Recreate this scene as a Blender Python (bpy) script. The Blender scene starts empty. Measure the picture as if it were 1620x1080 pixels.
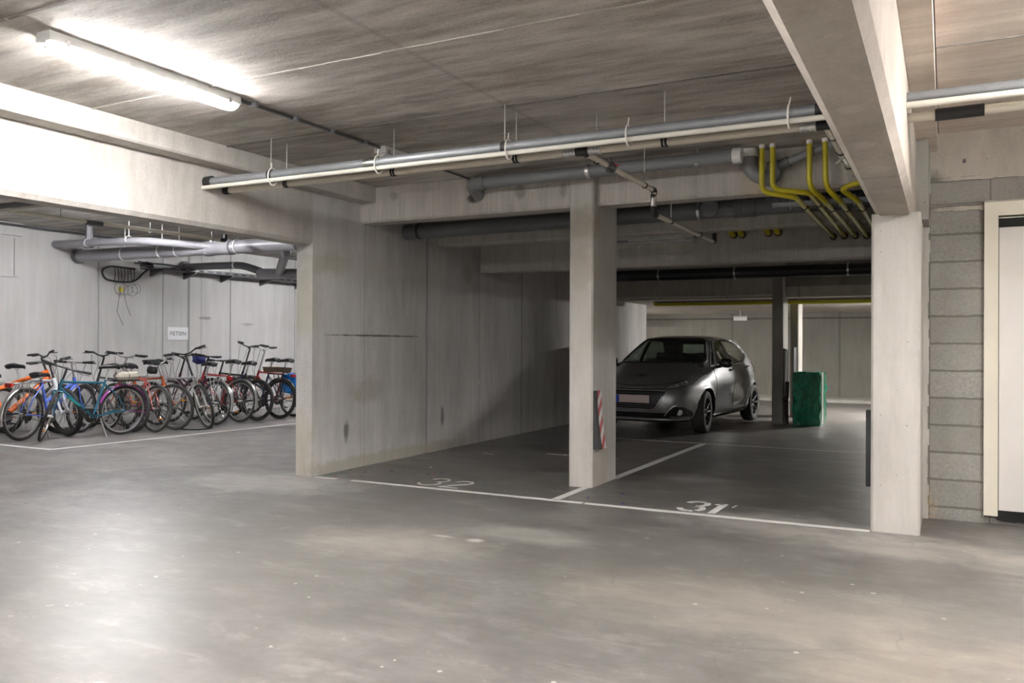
import bpy, bmesh, math, random
from mathutils import Vector, Matrix
from mathutils.bvhtree import BVHTree
from mathutils.geometry import delaunay_2d_cdt
random.seed(7)
PI = math.pi
sc = bpy.context.scene
COL = sc.collection
sc.view_settings.view_transform = 'Standard'
sc.view_settings.look = 'None'
sc.view_settings.gamma = 1.0
sc.view_settings.use_curve_mapping = False
sc.view_settings.exposure = 3.85
sc.cycles.max_bounces = 10
sc.cycles.diffuse_bounces = 5
sc.cycles.glossy_bounces = 4
sc.cycles.transparent_max_bounces = 12
sc.cycles.caustics_reflective = False
sc.cycles.caustics_refractive = False
sc.cycles.sample_clamp_indirect = 6.0

# ---------------------------------------------------------------- camera
CAM_H = 1.30
RIGHT = Vector((0.887346, 0.461089, 0.004786)); DOWN = Vector((0.002724, 0.005136, -0.999983)); FWD = Vector((-0.461106, 0.887344, 0.003303))
FPX = 1319.9
cam_d = bpy.data.cameras.new('camera'); cam = bpy.data.objects.new('camera', cam_d); COL.objects.link(cam)
cam_d.sensor_width = 36.0; cam_d.lens = FPX / 1620 * 36.0; cam_d.clip_start = 0.05; cam_d.clip_end = 200
M = Matrix.Identity(4)
for i in range(3):
    M[i][0] = RIGHT[i]; M[i][1] = -DOWN[i]; M[i][2] = -FWD[i]
M[2][3] = CAM_H
cam.matrix_world = M
sc.camera = cam

# ---------------------------------------------------------------- material helpers
class NT:
    def __init__(s, name):
        s.m = bpy.data.materials.new(name); s.m.use_nodes = True
        s.t = s.m.node_tree; s.n = s.t.nodes; s.l = s.t.links
        s.bsdf = s.n['Principled BSDF']
        s.tc = None
    def node(s, typ, **kw):
        nd = s.n.new(typ)
        for k, v in kw.items():
            setattr(nd, k, v)
        return nd
    def link(s, a, b): s.l.new(a, b)
    def setin(s, sock, v):
        if hasattr(v, 'is_output') or hasattr(v, 'links'): s.l.new(v, sock)
        else: sock.default_value = v
    def pos(s):
        if s.tc is None: s.tc = s.node('ShaderNodeNewGeometry').outputs['Position']
        return s.tc
    def obj(s): return s.node('ShaderNodeTexCoord').outputs['Object']
    def scale(s, v, xyz):
        nd = s.node('ShaderNodeVectorMath', operation='MULTIPLY'); s.link(v, nd.inputs[0]); nd.inputs[1].default_value = xyz
        return nd.outputs[0]
    def math(s, op, a, b=0.0, c=0.0, clamp=False):
        nd = s.node('ShaderNodeMath', operation=op); nd.use_clamp = clamp
        s.setin(nd.inputs[0], a); s.setin(nd.inputs[1], b); s.setin(nd.inputs[2], c)
        return nd.outputs[0]
    def noise(s, v, scale, detail=4.0, rough=0.55, dist=0.0):
        nd = s.node('ShaderNodeTexNoise'); s.link(v, nd.inputs['Vector'])
        nd.inputs['Scale'].default_value = scale; nd.inputs['Detail'].default_value = detail
        nd.inputs['Roughness'].default_value = rough; nd.inputs['Distortion'].default_value = dist
        return nd.outputs['Fac']
    def voro(s, v, scale, feature='F1'):
        nd = s.node('ShaderNodeTexVoronoi', feature=feature); s.link(v, nd.inputs['Vector']); nd.inputs['Scale'].default_value = scale
        return nd
    def remap(s, f, a, b, c=0.0, d=1.0):
        nd = s.node('ShaderNodeMapRange'); s.setin(nd.inputs[0], f)
        for i, x in enumerate((a, b, c, d)): nd.inputs[i + 1].default_value = x
        return nd.outputs[0]
    def mix(s, f, a, b, mode='MIX'):
        nd = s.node('ShaderNodeMix', data_type='RGBA', blend_type=mode)
        s.setin(nd.inputs[0], f)
        for sock, v in ((nd.inputs[6], a), (nd.inputs[7], b)):
            if isinstance(v, tuple): sock.default_value = (*v, 1.0) if len(v) == 3 else v
            else: s.link(v, sock)
        return nd.outputs[2]
    def bump(s, h, strength, dist=0.01):
        nd = s.node('ShaderNodeBump'); s.link(h, nd.inputs['Height'])
        nd.inputs['Strength'].default_value = strength; nd.inputs['Distance'].default_value = dist
        return nd.outputs[0]
    def sep(s, v):
        nd = s.node('ShaderNodeSeparateXYZ'); s.link(v, nd.inputs[0]); return nd.outputs

def simple(name, col, rough=0.5, metal=0.0, coat=0.0, var=0.0, vscale=30.0, emit=None, estr=0.0, bump=0.0):
    t = NT(name); b = t.bsdf
    b.inputs['Roughness'].default_value = rough; b.inputs['Metallic'].default_value = metal
    b.inputs['Coat Weight'].default_value = coat
    o = t.obj()
    f = t.noise(o, vscale, 3.0)
    k = 1.0 - max(var, 0.04)
    c = t.mix(f, tuple(x * k for x in col), tuple(min(1.0, x * (2 - k)) for x in col))
    t.link(c, b.inputs['Base Color'])
    if bump: t.link(t.bump(t.noise(o, vscale * 3, 3.0), bump, 0.004), b.inputs['Normal'])
    if emit:
        b.inputs['Emission Color'].default_value = (*emit, 1); b.inputs['Emission Strength'].default_value = estr
    return t.m

def concrete(name, light, dark, stretch=(1, 1, 1), big=0.7, streak=0.5, grain=0.42, pits=0.5, rough=0.85, bump=0.35, lines=(), sharp=(0.34, 0.68), fine=0.75, dist=0.4, stain=None, marks=()):
    t = NT(name); b = t.bsdf; p = t.pos(); q = t.scale(p, stretch)
    n1 = t.noise(q, 2.6, 8.0, 0.66, dist)
    n2 = t.noise(p, big, 4.0, 0.55, 0.6)
    n3 = t.noise(p, 55.0, 4.0, 0.6)
    n4 = t.noise(q, 9.0, 6.0, 0.65)
    f = t.math('ADD', t.math('MULTIPLY', t.remap(n1, *sharp), streak), t.math('MULTIPLY', t.remap(n2, 0.3, 0.7), 1 - streak))
    f = t.math('ADD', f, t.math('MULTIPLY', t.math('SUBTRACT', n3, 0.5), grain * 1.6))
    f = t.math('ADD', f, t.math('MULTIPLY', t.math('SUBTRACT', n4, 0.5), fine), clamp=True)
    col = t.mix(f, dark, light)
    if stain:
        sm = t.remap(t.noise(t.scale(p, stretch), 1.1, 5.0, 0.6, 0.8), 0.56, 0.72)
        col = t.mix(t.math('MULTIPLY', sm, 0.55), col, stain)
    h = t.math('ADD', n3, t.math('MULTIPLY', n4, 1.2))
    if pits:
        v = t.voro(p, 30.0); d = t.math('ADD', v.outputs['Distance'], t.math('MULTIPLY', t.math('SUBTRACT', n3, 0.5), 0.5))
        rnd = t.node('ShaderNodeSeparateColor'); t.link(v.outputs['Color'], rnd.inputs[0])
        size = t.math('MULTIPLY', t.remap(rnd.outputs[0], 0.78, 1.0, -0.08, 0.17), 1.0)
        pm = t.math('LESS_THAN', d, size)
        col = t.mix(t.math('MULTIPLY', pm, pits), col, tuple(x * 0.35 for x in dark))
        h = t.math('SUBTRACT', h, t.math('MULTIPLY', pm, 0.6))
    wob = t.math('MULTIPLY', t.math('SUBTRACT', t.noise(p, 6.0, 3.0), 0.5), 0.02)
    s = t.sep(p)
    for ax, val, w, st in lines:
        dd = t.math('ABSOLUTE', t.math('SUBTRACT', t.math('ADD', s[ax], wob if w < 0.03 else 0.0), val))
        lm = t.remap(dd, w * 0.35, w, 1.0, 0.0)
        lm = t.math('MULTIPLY', lm, st)
        col = t.mix(lm, col, tuple(x * 0.45 for x in dark))
        h = t.math('SUBTRACT', h, t.math('MULTIPLY', lm, 1.5))
    for (cx, cy, cz), (rx, ry, rz), mc, st in marks:
        mv = t.node('ShaderNodeVectorMath', operation='SUBTRACT'); t.link(p, mv.inputs[0]); mv.inputs[1].default_value = (cx, cy, cz)
        ms = t.scale(mv.outputs[0], (1 / rx, 1 / ry, 1 / rz))
        ln = t.node('ShaderNodeVectorMath', operation='LENGTH'); t.link(ms, ln.inputs[0])
        mm = t.remap(t.math('ADD', ln.outputs['Value'], t.math('MULTIPLY', t.math('SUBTRACT', t.noise(p, 7.0, 5.0, 0.65), 0.5), 1.6)), 0.6, 1.1, st, 0.0)
        col = t.mix(mm, col, mc)
    t.link(col, b.inputs['Base Color'])
    b.inputs['Roughness'].default_value = rough
    b.inputs['Specular IOR Level'].default_value = 0.3
    t.link(t.bump(h, bump, 0.006), b.inputs['Normal'])
    return t.m

# ---------------------------------------------------------------- mesh helpers
class MB:
    def __init__(s, M=None):
        s.v = []; s.f = []; s.mi = []; s.M = M; s.cur = 0
    def add(s, vs, fs):
        o = len(s.v)
        for v in vs:
            v = Vector(v)
            if s.M is not None: v = s.M @ v
            s.v.append(v)
        for f in fs:
            s.f.append([i + o for i in f]); s.mi.append(s.cur)
        return s
    def box(s, a, b, bev=0.0):
        (x0, y0, z0), (x1, y1, z1) = a, b
        if x0 > x1: x0, x1 = x1, x0
        if y0 > y1: y0, y1 = y1, y0
        if z0 > z1: z0, z1 = z1, z0
        if bev <= 0:
            vs = [(x, y, z) for z in (z0, z1) for y in (y0, y1) for x in (x0, x1)]
            return s.add(vs, [(0, 2, 3, 1), (4, 5, 7, 6), (0, 1, 5, 4), (2, 6, 7, 3), (0, 4, 6, 2), (1, 3, 7, 5)])
        bm = bmesh.new()
        bmesh.ops.create_cube(bm, size=1.0)
        for v in bm.verts: v.co = Vector(((x0 + x1) / 2 + v.co.x * (x1 - x0), (y0 + y1) / 2 + v.co.y * (y1 - y0), (z0 + z1) / 2 + v.co.z * (z1 - z0)))
        bmesh.ops.bevel(bm, geom=list(bm.edges), offset=bev, segments=2, affect='EDGES', profile=0.6)
        return s.bm(bm)
    def bm(s, bm):
        bm.verts.index_update()
        s.add([v.co.copy() for v in bm.verts], [[v.index for v in f.verts] for f in bm.faces]); bm.free(); return s
    def tube(s, pts, r, n=10, cap=True, closed=False):
        P = [Vector(p) for p in pts]; k = len(P)
        rs = r if isinstance(r, (list, tuple)) else [r] * k
        rings = []; prev = None
        for i in range(k):
            if closed: t = (P[(i + 1) % k] - P[i - 1]).normalized()
            else:
                t = Vector((0, 0, 0))
                if i > 0: t += (P[i] - P[i - 1]).normalized()
                if i < k - 1: t += (P[i + 1] - P[i]).normalized()
                if t.length < 1e-6: t = (P[i] - P[i - 1])
                t.normalize()
            if prev is None:
                u = t.orthogonal().normalized()
            else:
                u = (prev - t * prev.dot(t))
                u = u.normalized() if u.length > 1e-6 else t.orthogonal().normalized()
            prev = u; w = t.cross(u)
            rings.append([P[i] + (u * math.cos(2 * PI * j / n) + w * math.sin(2 * PI * j / n)) * rs[i] for j in range(n)])
        vs = [v for ring in rings for v in ring]; fs = []
        for i in range(k if closed else k - 1):
            a = i * n; b = ((i + 1) % k) * n
            for j in range(n): fs.append((a + j, a + (j + 1) % n, b + (j + 1) % n, b + j))
        if cap and not closed:
            fs.append(tuple(reversed(range(n)))); fs.append(tuple(range((k - 1) * n, k * n)))
        return s.add(vs, fs)
    def lathe(s, prof, n=32, axis='Y', c=(0, 0, 0), closed=False):
        vs = []; k = len(prof)
        for j in range(n):
            a = 2 * PI * j / n; ca, sa = math.cos(a), math.sin(a)
            for r, h in prof:
                if axis == 'Y': vs.append((c[0] + r * ca, c[1] + h, c[2] + r * sa))
                elif axis == 'Z': vs.append((c[0] + r * ca, c[1] + r * sa, c[2] + h))
                else: vs.append((c[0] + h, c[1] + r * ca, c[2] + r * sa))
        fs = []
        for j in range(n):
            a = j * k; b = ((j + 1) % n) * k
            for i in range(k if closed else k - 1):
                i2 = (i + 1) % k
                fs.append((a + i, a + i2, b + i2, b + i) if axis != 'Y' else (a + i, b + i, b + i2, a + i2))
        return s.add(vs, fs)
    def prism(s, poly, z0, z1, axis='Z'):
        n = len(poly)
        def mk(a, b, h):
            return {'Z': (a, b, h), 'Y': (a, h, b), 'X': (h, a, b)}[axis]
        vs = [mk(a, b, z0) for a, b in poly] + [mk(a, b, z1) for a, b in poly]
        fs = [tuple(reversed(range(n))), tuple(range(n, 2 * n))]
        for i in range(n): fs.append((i, (i + 1) % n, n + (i + 1) % n, n + i))
        return s.add(vs, fs)
    def sphere(s, c, r, seg=12, sc3=(1, 1, 1)):
        bm = bmesh.new(); bmesh.ops.create_uvsphere(bm, u_segments=seg, v_segments=max(6, seg // 2 + 1), radius=r)
        for v in bm.verts: v.co = Vector((v.co.x * sc3[0] + c[0], v.co.y * sc3[1] + c[1], v.co.z * sc3[2] + c[2]))
        return s.bm(bm)
    def build(s, name, mats, parent=None, smooth=True, ang=35.0, label=None, fix=True):
        me = bpy.data.meshes.new(name); me.from_pydata([tuple(v) for v in s.v], [], s.f)
        mats = mats if isinstance(mats, (list, tuple)) else [mats]
        for m in mats: me.materials.append(m)
        if len(mats) > 1: me.polygons.foreach_set('material_index', s.mi)
        if fix:
            bm = bmesh.new(); bm.from_mesh(me); bmesh.ops.recalc_face_normals(bm, faces=bm.faces); bm.to_mesh(me); bm.free()
        if smooth:
            me.polygons.foreach_set('use_smooth', [True] * len(me.polygons)); me.set_sharp_from_angle(angle=math.radians(ang))
        me.update()
        o = bpy.data.objects.new(name, me); COL.objects.link(o)
        if parent is not None: o.parent = parent
        if label: o['label'] = label
        return o

def fillet(pts, rad, k=5):
    P = [Vector(p) for p in pts]; out = [P[0]]
    for i in range(1, len(P) - 1):
        a = (P[i - 1] - P[i]); b = (P[i + 1] - P[i]); la, lb = a.length, b.length; a.normalize(); b.normalize()
        d = min(rad, la * 0.48, lb * 0.48)
        p0 = P[i] + a * d; p1 = P[i] + b * d
        for j in range(k + 1):
            t = j / k
            out.append(p0 * (1 - t) ** 2 + P[i] * 2 * t * (1 - t) + p1 * t * t)
    out.append(P[-1]); return out

def tag(o, label, cat, group=None):
    o['label'] = label; o['category'] = cat
    if group: o['group'] = group
    return o
def empty(name, loc, label, cat, group=None, rot=(0, 0, 0)):
    o = bpy.data.objects.new(name, None); COL.objects.link(o); o.location = loc; o.rotation_euler = rot
    o.empty_display_size = 0.1
    return tag(o, label, cat, group)
def struct(o, label=None):
    o['kind'] = 'structure'
    if label: o['label'] = label
    return o
def sbox(name, a, b, mat, label=None, bev=0.0):
    return struct(MB().box(a, b, bev).build(name, mat, smooth=bev > 0, ang=60), label)
# ---------------------------------------------------------------- materials
C_L = (0.54, 0.518, 0.485); C_D = (0.28, 0.258, 0.228)
m_wall = concrete('concrete_wall', (0.59, 0.572, 0.555), (0.37, 0.358, 0.345), stretch=(1.5, 1.5, 0.22), streak=0.62, pits=0.55,
    lines=[(1, 7.15, 0.012, 0.35), (1, 8.345, 0.016, 0.8), (1, 9.604, 0.012, 0.5), (1, 10.848, 0.018, 0.9), (1, 12.07, 0.014, 0.5), (1, 15.6, 0.014, 0.5), (1, 16.1, 0.014, 0.4)],
    marks=[((-5.48, 6.85, 0.40), (0.2, 0.05, 0.11), (0.10, 0.09, 0.085), 0.8), ((-5.48, 7.05, 0.75), (0.2, 0.07, 0.07), (0.5, 0.47, 0.41), 0.8),
           ((-5.48, 7.2, 0.80), (0.2, 0.3, 0.16), (0.33, 0.31, 0.25), 0.4), ((-5.48, 9.6, 0.80), (0.2, 0.04, 0.05), (0.55, 0.52, 0.45), 0.9),
           ((-5.48, 8.7, 0.42), (0.2, 0.04, 0.14), (0.11, 0.10, 0.09), 0.7), ((-5.48, 6.55, 2.1), (0.2, 0.4, 0.12), (0.36, 0.335, 0.27), 0.6),
           ((-5.48, 7.6, 2.12), (0.2, 0.6, 0.06), (0.5, 0.47, 0.41), 0.5), ((-5.48, 9.3, 2.2), (0.2, 0.14, 0.14), (0.28, 0.24, 0.17), 0.6),
           ((-5.48, 7.5, 0.05), (0.2, 2.2, 0.09), (0.36, 0.33, 0.26), 0.7), ((-5.6, 6.32, 1.7), (0.2, 0.08, 0.35), (0.40, 0.38, 0.29), 0.5),
           ((-5.6, 6.32, 0.3), (0.14, 0.08, 0.4), (0.42, 0.38, 0.27), 0.45),
           ((-5.48, 7.36, 1.385), (0.1, 0.75, 0.012), (0.10, 0.09, 0.085), 0.9)])
m_bwall = concrete('concrete_wall_pale', (0.66, 0.648, 0.632), (0.50, 0.487, 0.472), stretch=(1.5, 1.5, 0.16), streak=0.6, pits=0.25,
    lines=[(1, 8.768, 0.02, 0.6), (1, 10.003, 0.018, 0.75), (1, 10.559, 0.035, 0.8), (1, 10.844, 0.018, 0.5), (1, 11.538, 0.022, 0.9), (1, 6.2, 0.02, 0.5), (1, 13.3, 0.02, 0.6)],
    marks=[((-12, 10.95, 1.75), (0.2, 0.16, 0.035), (0.12, 0.11, 0.10), 0.6), ((-12, 12.0, 1.66), (0.2, 0.2, 0.03), (0.16, 0.15, 0.14), 0.5)])
m_beam = concrete('concrete_beam', C_L, (0.33, 0.31, 0.28), stretch=(1.5, 1.5, 0.3), streak=0.5, pits=0.5)
m_beamd = concrete('concrete_beam_board', (0.57, 0.54, 0.50), (0.37, 0.346, 0.316), stretch=(5.0, 1.2, 0.35), streak=0.55, pits=0.5,
    marks=[((-4.09, 7.07, 2.725), (0.075, 0.2, 0.05), (0.03, 0.027, 0.024), 0.9), ((-3.6, 7.07, 2.75), (0.06, 0.2, 0.09), (0.2, 0.18, 0.15), 0.6), ((-1.45, 7.15, 2.62), (0.12, 0.3, 0.22), (0.42, 0.34, 0.24), 0.6), ((-1.3, 7.15, 2.7), (0.1, 0.3, 0.15), (0.6, 0.57, 0.52), 0.5),
           ((-5.05, 7.07, 2.82), (0.06, 0.2, 0.06), (0.25, 0.23, 0.19), 0.6), ((-3.15, 7.07, 2.72), (0.05, 0.2, 0.09), (0.2, 0.185, 0.15), 0.5)])
m_soff = concrete('concrete_soffit', (0.50, 0.455, 0.40), (0.31, 0.275, 0.235), stretch=(1.6, 0.9, 1.0), streak=0.35, pits=0.15, lines=[(1, 4.92, 0.008, 0.7)],
    marks=[((-0.33, 3.45, 2.21), (0.06, 0.08, 0.2), (0.55, 0.51, 0.46), 0.6), ((-0.33, 4.1, 2.21), (0.06, 0.09, 0.2), (0.55, 0.51, 0.46), 0.6), ((-0.3, 4.7, 2.21), (0.06, 0.07, 0.2), (0.55, 0.51, 0.46), 0.5)])
m_ceil = concrete('concrete_ceiling', (0.56, 0.532, 0.50), (0.23, 0.206, 0.18), stretch=(0.38, 2.0, 1.0), streak=0.66, pits=0.35, big=0.6, rough=0.8, sharp=(0.40, 0.62), fine=0.95, grain=0.5, dist=0.1,
    lines=[(0, -2.66, 0.03, 0.25)])
m_ceilw = concrete('concrete_ceiling_warm', (0.74, 0.66, 0.59), (0.50, 0.43, 0.365), stretch=(0.38, 2.0, 1.0), streak=0.62, pits=0.2, big=0.6, sharp=(0.40, 0.62), fine=0.9, grain=0.4, dist=0.1)
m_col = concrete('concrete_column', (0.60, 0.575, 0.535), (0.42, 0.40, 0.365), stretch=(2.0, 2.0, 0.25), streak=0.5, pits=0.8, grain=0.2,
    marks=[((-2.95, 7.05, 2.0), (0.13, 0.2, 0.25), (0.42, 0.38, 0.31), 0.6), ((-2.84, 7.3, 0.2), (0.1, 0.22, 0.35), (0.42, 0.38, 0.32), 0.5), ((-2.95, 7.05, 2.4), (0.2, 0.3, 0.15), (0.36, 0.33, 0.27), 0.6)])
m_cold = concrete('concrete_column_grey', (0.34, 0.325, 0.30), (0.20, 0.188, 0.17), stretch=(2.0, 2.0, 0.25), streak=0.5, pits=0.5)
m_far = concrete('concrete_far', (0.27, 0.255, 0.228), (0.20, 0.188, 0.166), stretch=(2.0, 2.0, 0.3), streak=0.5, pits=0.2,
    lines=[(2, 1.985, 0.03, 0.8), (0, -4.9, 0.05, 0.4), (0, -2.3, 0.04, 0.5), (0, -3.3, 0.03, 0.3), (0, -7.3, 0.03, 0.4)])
m_lint = concrete('concrete_lintel', (0.50, 0.455, 0.40), (0.33, 0.295, 0.25), stretch=(1.6, 1.6, 0.5), streak=0.45, pits=0.6, marks=[((-0.06, 7.07, 2.45), (0.12, 0.2, 0.16), (0.10, 0.09, 0.08), 0.75), ((0.12, 7.07, 2.68), (0.015, 0.2, 0.02), (0.05, 0.05, 0.05), 0.9)])

def floor_mat():
    t = NT('polished_floor'); b = t.bsdf; p = t.pos()
    n1 = t.noise(p, 0.55, 5.0, 0.6, 0.8); n2 = t.noise(p, 2.2, 8.0, 0.66, 0.6); n3 = t.noise(p, 60.0, 4.0, 0.6); n4 = t.noise(t.scale(p, (1.0, 2.2, 1.0)), 7.0, 7.0, 0.68)
    f = t.math('ADD', t.math('MULTIPLY', t.remap(n1, 0.36, 0.64), 0.4), t.math('MULTIPLY', t.remap(n2, 0.37, 0.64), 0.6))
    f = t.math('ADD', f, t.math('MULTIPLY', t.math('SUBTRACT', n4, 0.5), 1.0))
    f = t.math('ADD', f, t.math('MULTIPLY', t.math('SUBTRACT', n3, 0.5), 0.2), clamp=True)
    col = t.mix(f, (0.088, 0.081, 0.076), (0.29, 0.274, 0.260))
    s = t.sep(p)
    # floor colour mixed darker behind the line, inside the bays
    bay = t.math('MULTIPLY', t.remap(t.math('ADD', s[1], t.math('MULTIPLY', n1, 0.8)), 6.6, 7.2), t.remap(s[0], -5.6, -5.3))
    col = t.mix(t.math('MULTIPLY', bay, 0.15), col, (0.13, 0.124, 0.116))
    mid_dark = t.math('MULTIPLY', t.remap(t.math('ADD', s[0], t.math('MULTIPLY', n2, 2.0)), -5.5, -3.4, 0.0, 1.0), t.remap(s[0], -0.6, 1.0, 1.0, 0.3))  # floor colour mixed darker across the middle of the aisle
    mid_dark = t.math('MULTIPLY', mid_dark, t.remap(n1, 0.32, 0.52, 0.35, 1.0))
    col = t.mix(t.math('MULTIPLY', mid_dark, 0.68), col, (0.10, 0.092, 0.084))
    for (cx, cy), (rx, ry), mc, st in (((-1.0, 6.25), (0.9, 0.35), (0.42, 0.40, 0.37), 0.6), ((-0.2, 5.95), (0.9, 0.35), (0.46, 0.43, 0.39), 0.6), ((-5.6, 5.9), (0.9, 0.55), (0.52, 0.50, 0.47), 0.6),
                                ((-0.7, 4.2), (1.1, 0.55), (0.30, 0.27, 0.235), 0.6), ((0.3, 3.6), (0.9, 0.5), (0.33, 0.29, 0.245), 0.55), ((-2.76, 4.80), (0.07, 0.05), (0.62, 0.60, 0.56), 1.0), ((-3.02, 4.80), (0.09, 0.03), (0.56, 0.54, 0.5), 0.9),
                                ((-2.6, 5.1), (0.5, 0.25), (0.40, 0.38, 0.35), 0.5), ((-3.2, 4.5), (0.7, 0.4), (0.38, 0.35, 0.31), 0.5), ((-3.3, 7.9), (0.5, 0.18), (0.06, 0.055, 0.05), 0.8), ((-4.9, 7.3), (0.45, 0.16), (0.07, 0.06, 0.05), 0.8),
                                ((-1.3, 7.0), (0.5, 0.25), (0.07, 0.065, 0.06), 0.8), ((-2.2, 8.0), (0.3, 0.25), (0.32, 0.30, 0.28), 0.6), ((-4.3, 9.5), (0.7, 0.3), (0.055, 0.05, 0.047), 0.8), ((-1.5, 8.6), (1.2, 0.4), (0.08, 0.075, 0.07), 0.5)):
        mv = t.node('ShaderNodeVectorMath', operation='SUBTRACT'); t.link(p, mv.inputs[0]); mv.inputs[1].default_value = (cx, cy, 0)
        ln = t.node('ShaderNodeVectorMath', operation='LENGTH'); t.link(t.scale(mv.outputs[0], (1 / rx, 1 / ry, 1)), ln.inputs[0])
        mm = t.remap(t.math('ADD', ln.outputs['Value'], t.math('MULTIPLY', t.math('SUBTRACT', n2, 0.5), 2.2)), 0.5, 1.2, st, 0.0)
        col = t.mix(mm, col, mc)
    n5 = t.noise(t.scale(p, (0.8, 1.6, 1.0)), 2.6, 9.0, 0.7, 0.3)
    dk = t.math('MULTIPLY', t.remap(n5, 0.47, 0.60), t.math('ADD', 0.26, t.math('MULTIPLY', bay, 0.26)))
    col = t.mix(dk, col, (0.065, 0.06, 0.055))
    lt = t.math('MULTIPLY', t.remap(n5, 0.45, 0.34), 0.22)
    col = t.mix(lt, col, (0.40, 0.38, 0.35))
    # pale specks and splashes
    v = t.voro(p, 9.0); rc = t.node('ShaderNodeSeparateColor'); t.link(v.outputs['Color'], rc.inputs[0])
    sp = t.math('LESS_THAN', t.math('ADD', v.outputs['Distance'], t.math('MULTIPLY', t.math('SUBTRACT', n3, 0.5), 0.12)), t.remap(rc.outputs[0], 0.8, 1.0, 0.0, 0.13))
    col = t.mix(t.math('MULTIPLY', sp, 0.75), col, (0.55, 0.53, 0.49))
    sc2 = t.remap(t.math('MULTIPLY', t.noise(p, 22.0, 5.0, 0.7), t.remap(n2, 0.45, 0.62)), 0.56, 0.66)
    col = t.mix(t.math('MULTIPLY', sc2, 0.4), col, (0.52, 0.49, 0.45))
    # hairline cracks
    w = t.node('ShaderNodeMix', data_type='RGBA'); w.inputs[0].default_value = 0.22
    nc = t.node('ShaderNodeTexNoise'); t.link(p, nc.inputs['Vector']); nc.inputs['Scale'].default_value = 2.5; nc.inputs['Detail'].default_value = 6
    t.link(p, w.inputs[6]); t.link(nc.outputs['Color'], w.inputs[7])
    ve = t.voro(w.outputs[2], 0.55, 'DISTANCE_TO_EDGE')
    ck = t.math('MULTIPLY', t.remap(ve.outputs['Distance'], 0.0, 0.0035, 1.0, 0.0), t.remap(n1, 0.5, 0.58))
    col = t.mix(t.math('MULTIPLY', ck, 0.55), col, (0.09, 0.08, 0.07))
    t.link(col, b.inputs['Base Color'])
    r = t.math('ADD', 0.30, t.math('MULTIPLY', n2, 0.22)); r = t.math('ADD', r, t.math('MULTIPLY', sp, 0.2))
    t.link(r, b.inputs['Roughness'])
    b.inputs['Specular IOR Level'].default_value = 0.6
    t.link(t.bump(t.math('ADD', n4, t.math('MULTIPLY', n3, 0.4)), 0.05, 0.004), b.inputs['Normal'])
    return t.m
m_floor = floor_mat()

def block_mat():
    t = NT('concrete_block_wall'); b = t.bsdf; p = t.pos(); s = t.sep(p)
    wob = t.math('MULTIPLY', t.math('SUBTRACT', t.noise(p, 14.0, 4.0), 0.5), 0.012)
    z = t.math('ADD', t.math('SUBTRACT', s[2], 0.086), wob)
    row = t.math('FLOOR', t.math('DIVIDE', z, 0.2045))
    zr = t.math('SUBTRACT', z, t.math('MULTIPLY', row, 0.2045))
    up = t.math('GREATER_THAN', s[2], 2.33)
    x0 = t.math('ADD', s[0], t.math('ADD', 0.115, t.math('MULTIPLY', t.math('MODULO', t.math('ADD', row, 20.0), 2.0), 0.0)))
    xr = t.math('SUBTRACT', x0, t.math('MULTIPLY', t.math('FLOOR', t.math('DIVIDE', x0, 0.40)), 0.40))
    mz = t.math('LESS_THAN', zr, t.math('ADD', 0.017, t.math('MULTIPLY', t.math('SUBTRACT', t.noise(p, 20.0, 3.0), 0.5), 0.02)))
    mx = t.math('LESS_THAN', xr, 0.012)
    mort = t.math('MAXIMUM', mz, mx)
    g = t.noise(p, 130.0, 3.0, 0.7); g2 = t.noise(p, 45.0, 4.0, 0.7)
    wn = t.node('ShaderNodeTexWhiteNoise', noise_dimensions='1D'); t.link(row, wn.inputs['W'])
    base = t.mix(t.remap(t.math('ADD', t.math('MULTIPLY', g, 0.6), t.math('MULTIPLY', g2, 0.5)), 0.36, 0.72), (0.20, 0.192, 0.18), (0.43, 0.415, 0.39))
    base = t.mix(t.math('MULTIPLY', wn.outputs['Value'], 0.5), base, (0.22, 0.208, 0.19))
    big = t.remap(t.noise(p, 1.6, 4.0), 0.4, 0.7)
    base = t.mix(t.math('MULTIPLY', big, 0.25), base, (0.5, 0.48, 0.44))
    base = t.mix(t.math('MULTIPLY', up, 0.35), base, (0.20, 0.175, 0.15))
    rust = t.math('MULTIPLY', t.remap(s[0], -0.1, -0.03, 1.0, 0.0), t.remap(s[2], 0.28, 0.12, 0.0, 1.0))
    rust = t.math('MULTIPLY', rust, t.remap(g2, 0.4, 0.6))
    col = t.mix(mort, base, (0.185, 0.172, 0.155))
    col = t.mix(t.math('MULTIPLY', rust, 0.7), col, (0.50, 0.36, 0.20))
    t.link(col, b.inputs['Base Color']); b.inputs['Roughness'].default_value = 0.95
    b.inputs['Specular IOR Level'].default_value = 0.2
    h = t.math('SUBTRACT', t.math('ADD', g, g2), t.math('MULTIPLY', mort, 1.5))
    t.link(t.bump(h, 0.55, 0.008), b.inputs['Normal'])
    return t.m
m_block = block_mat()

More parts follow.
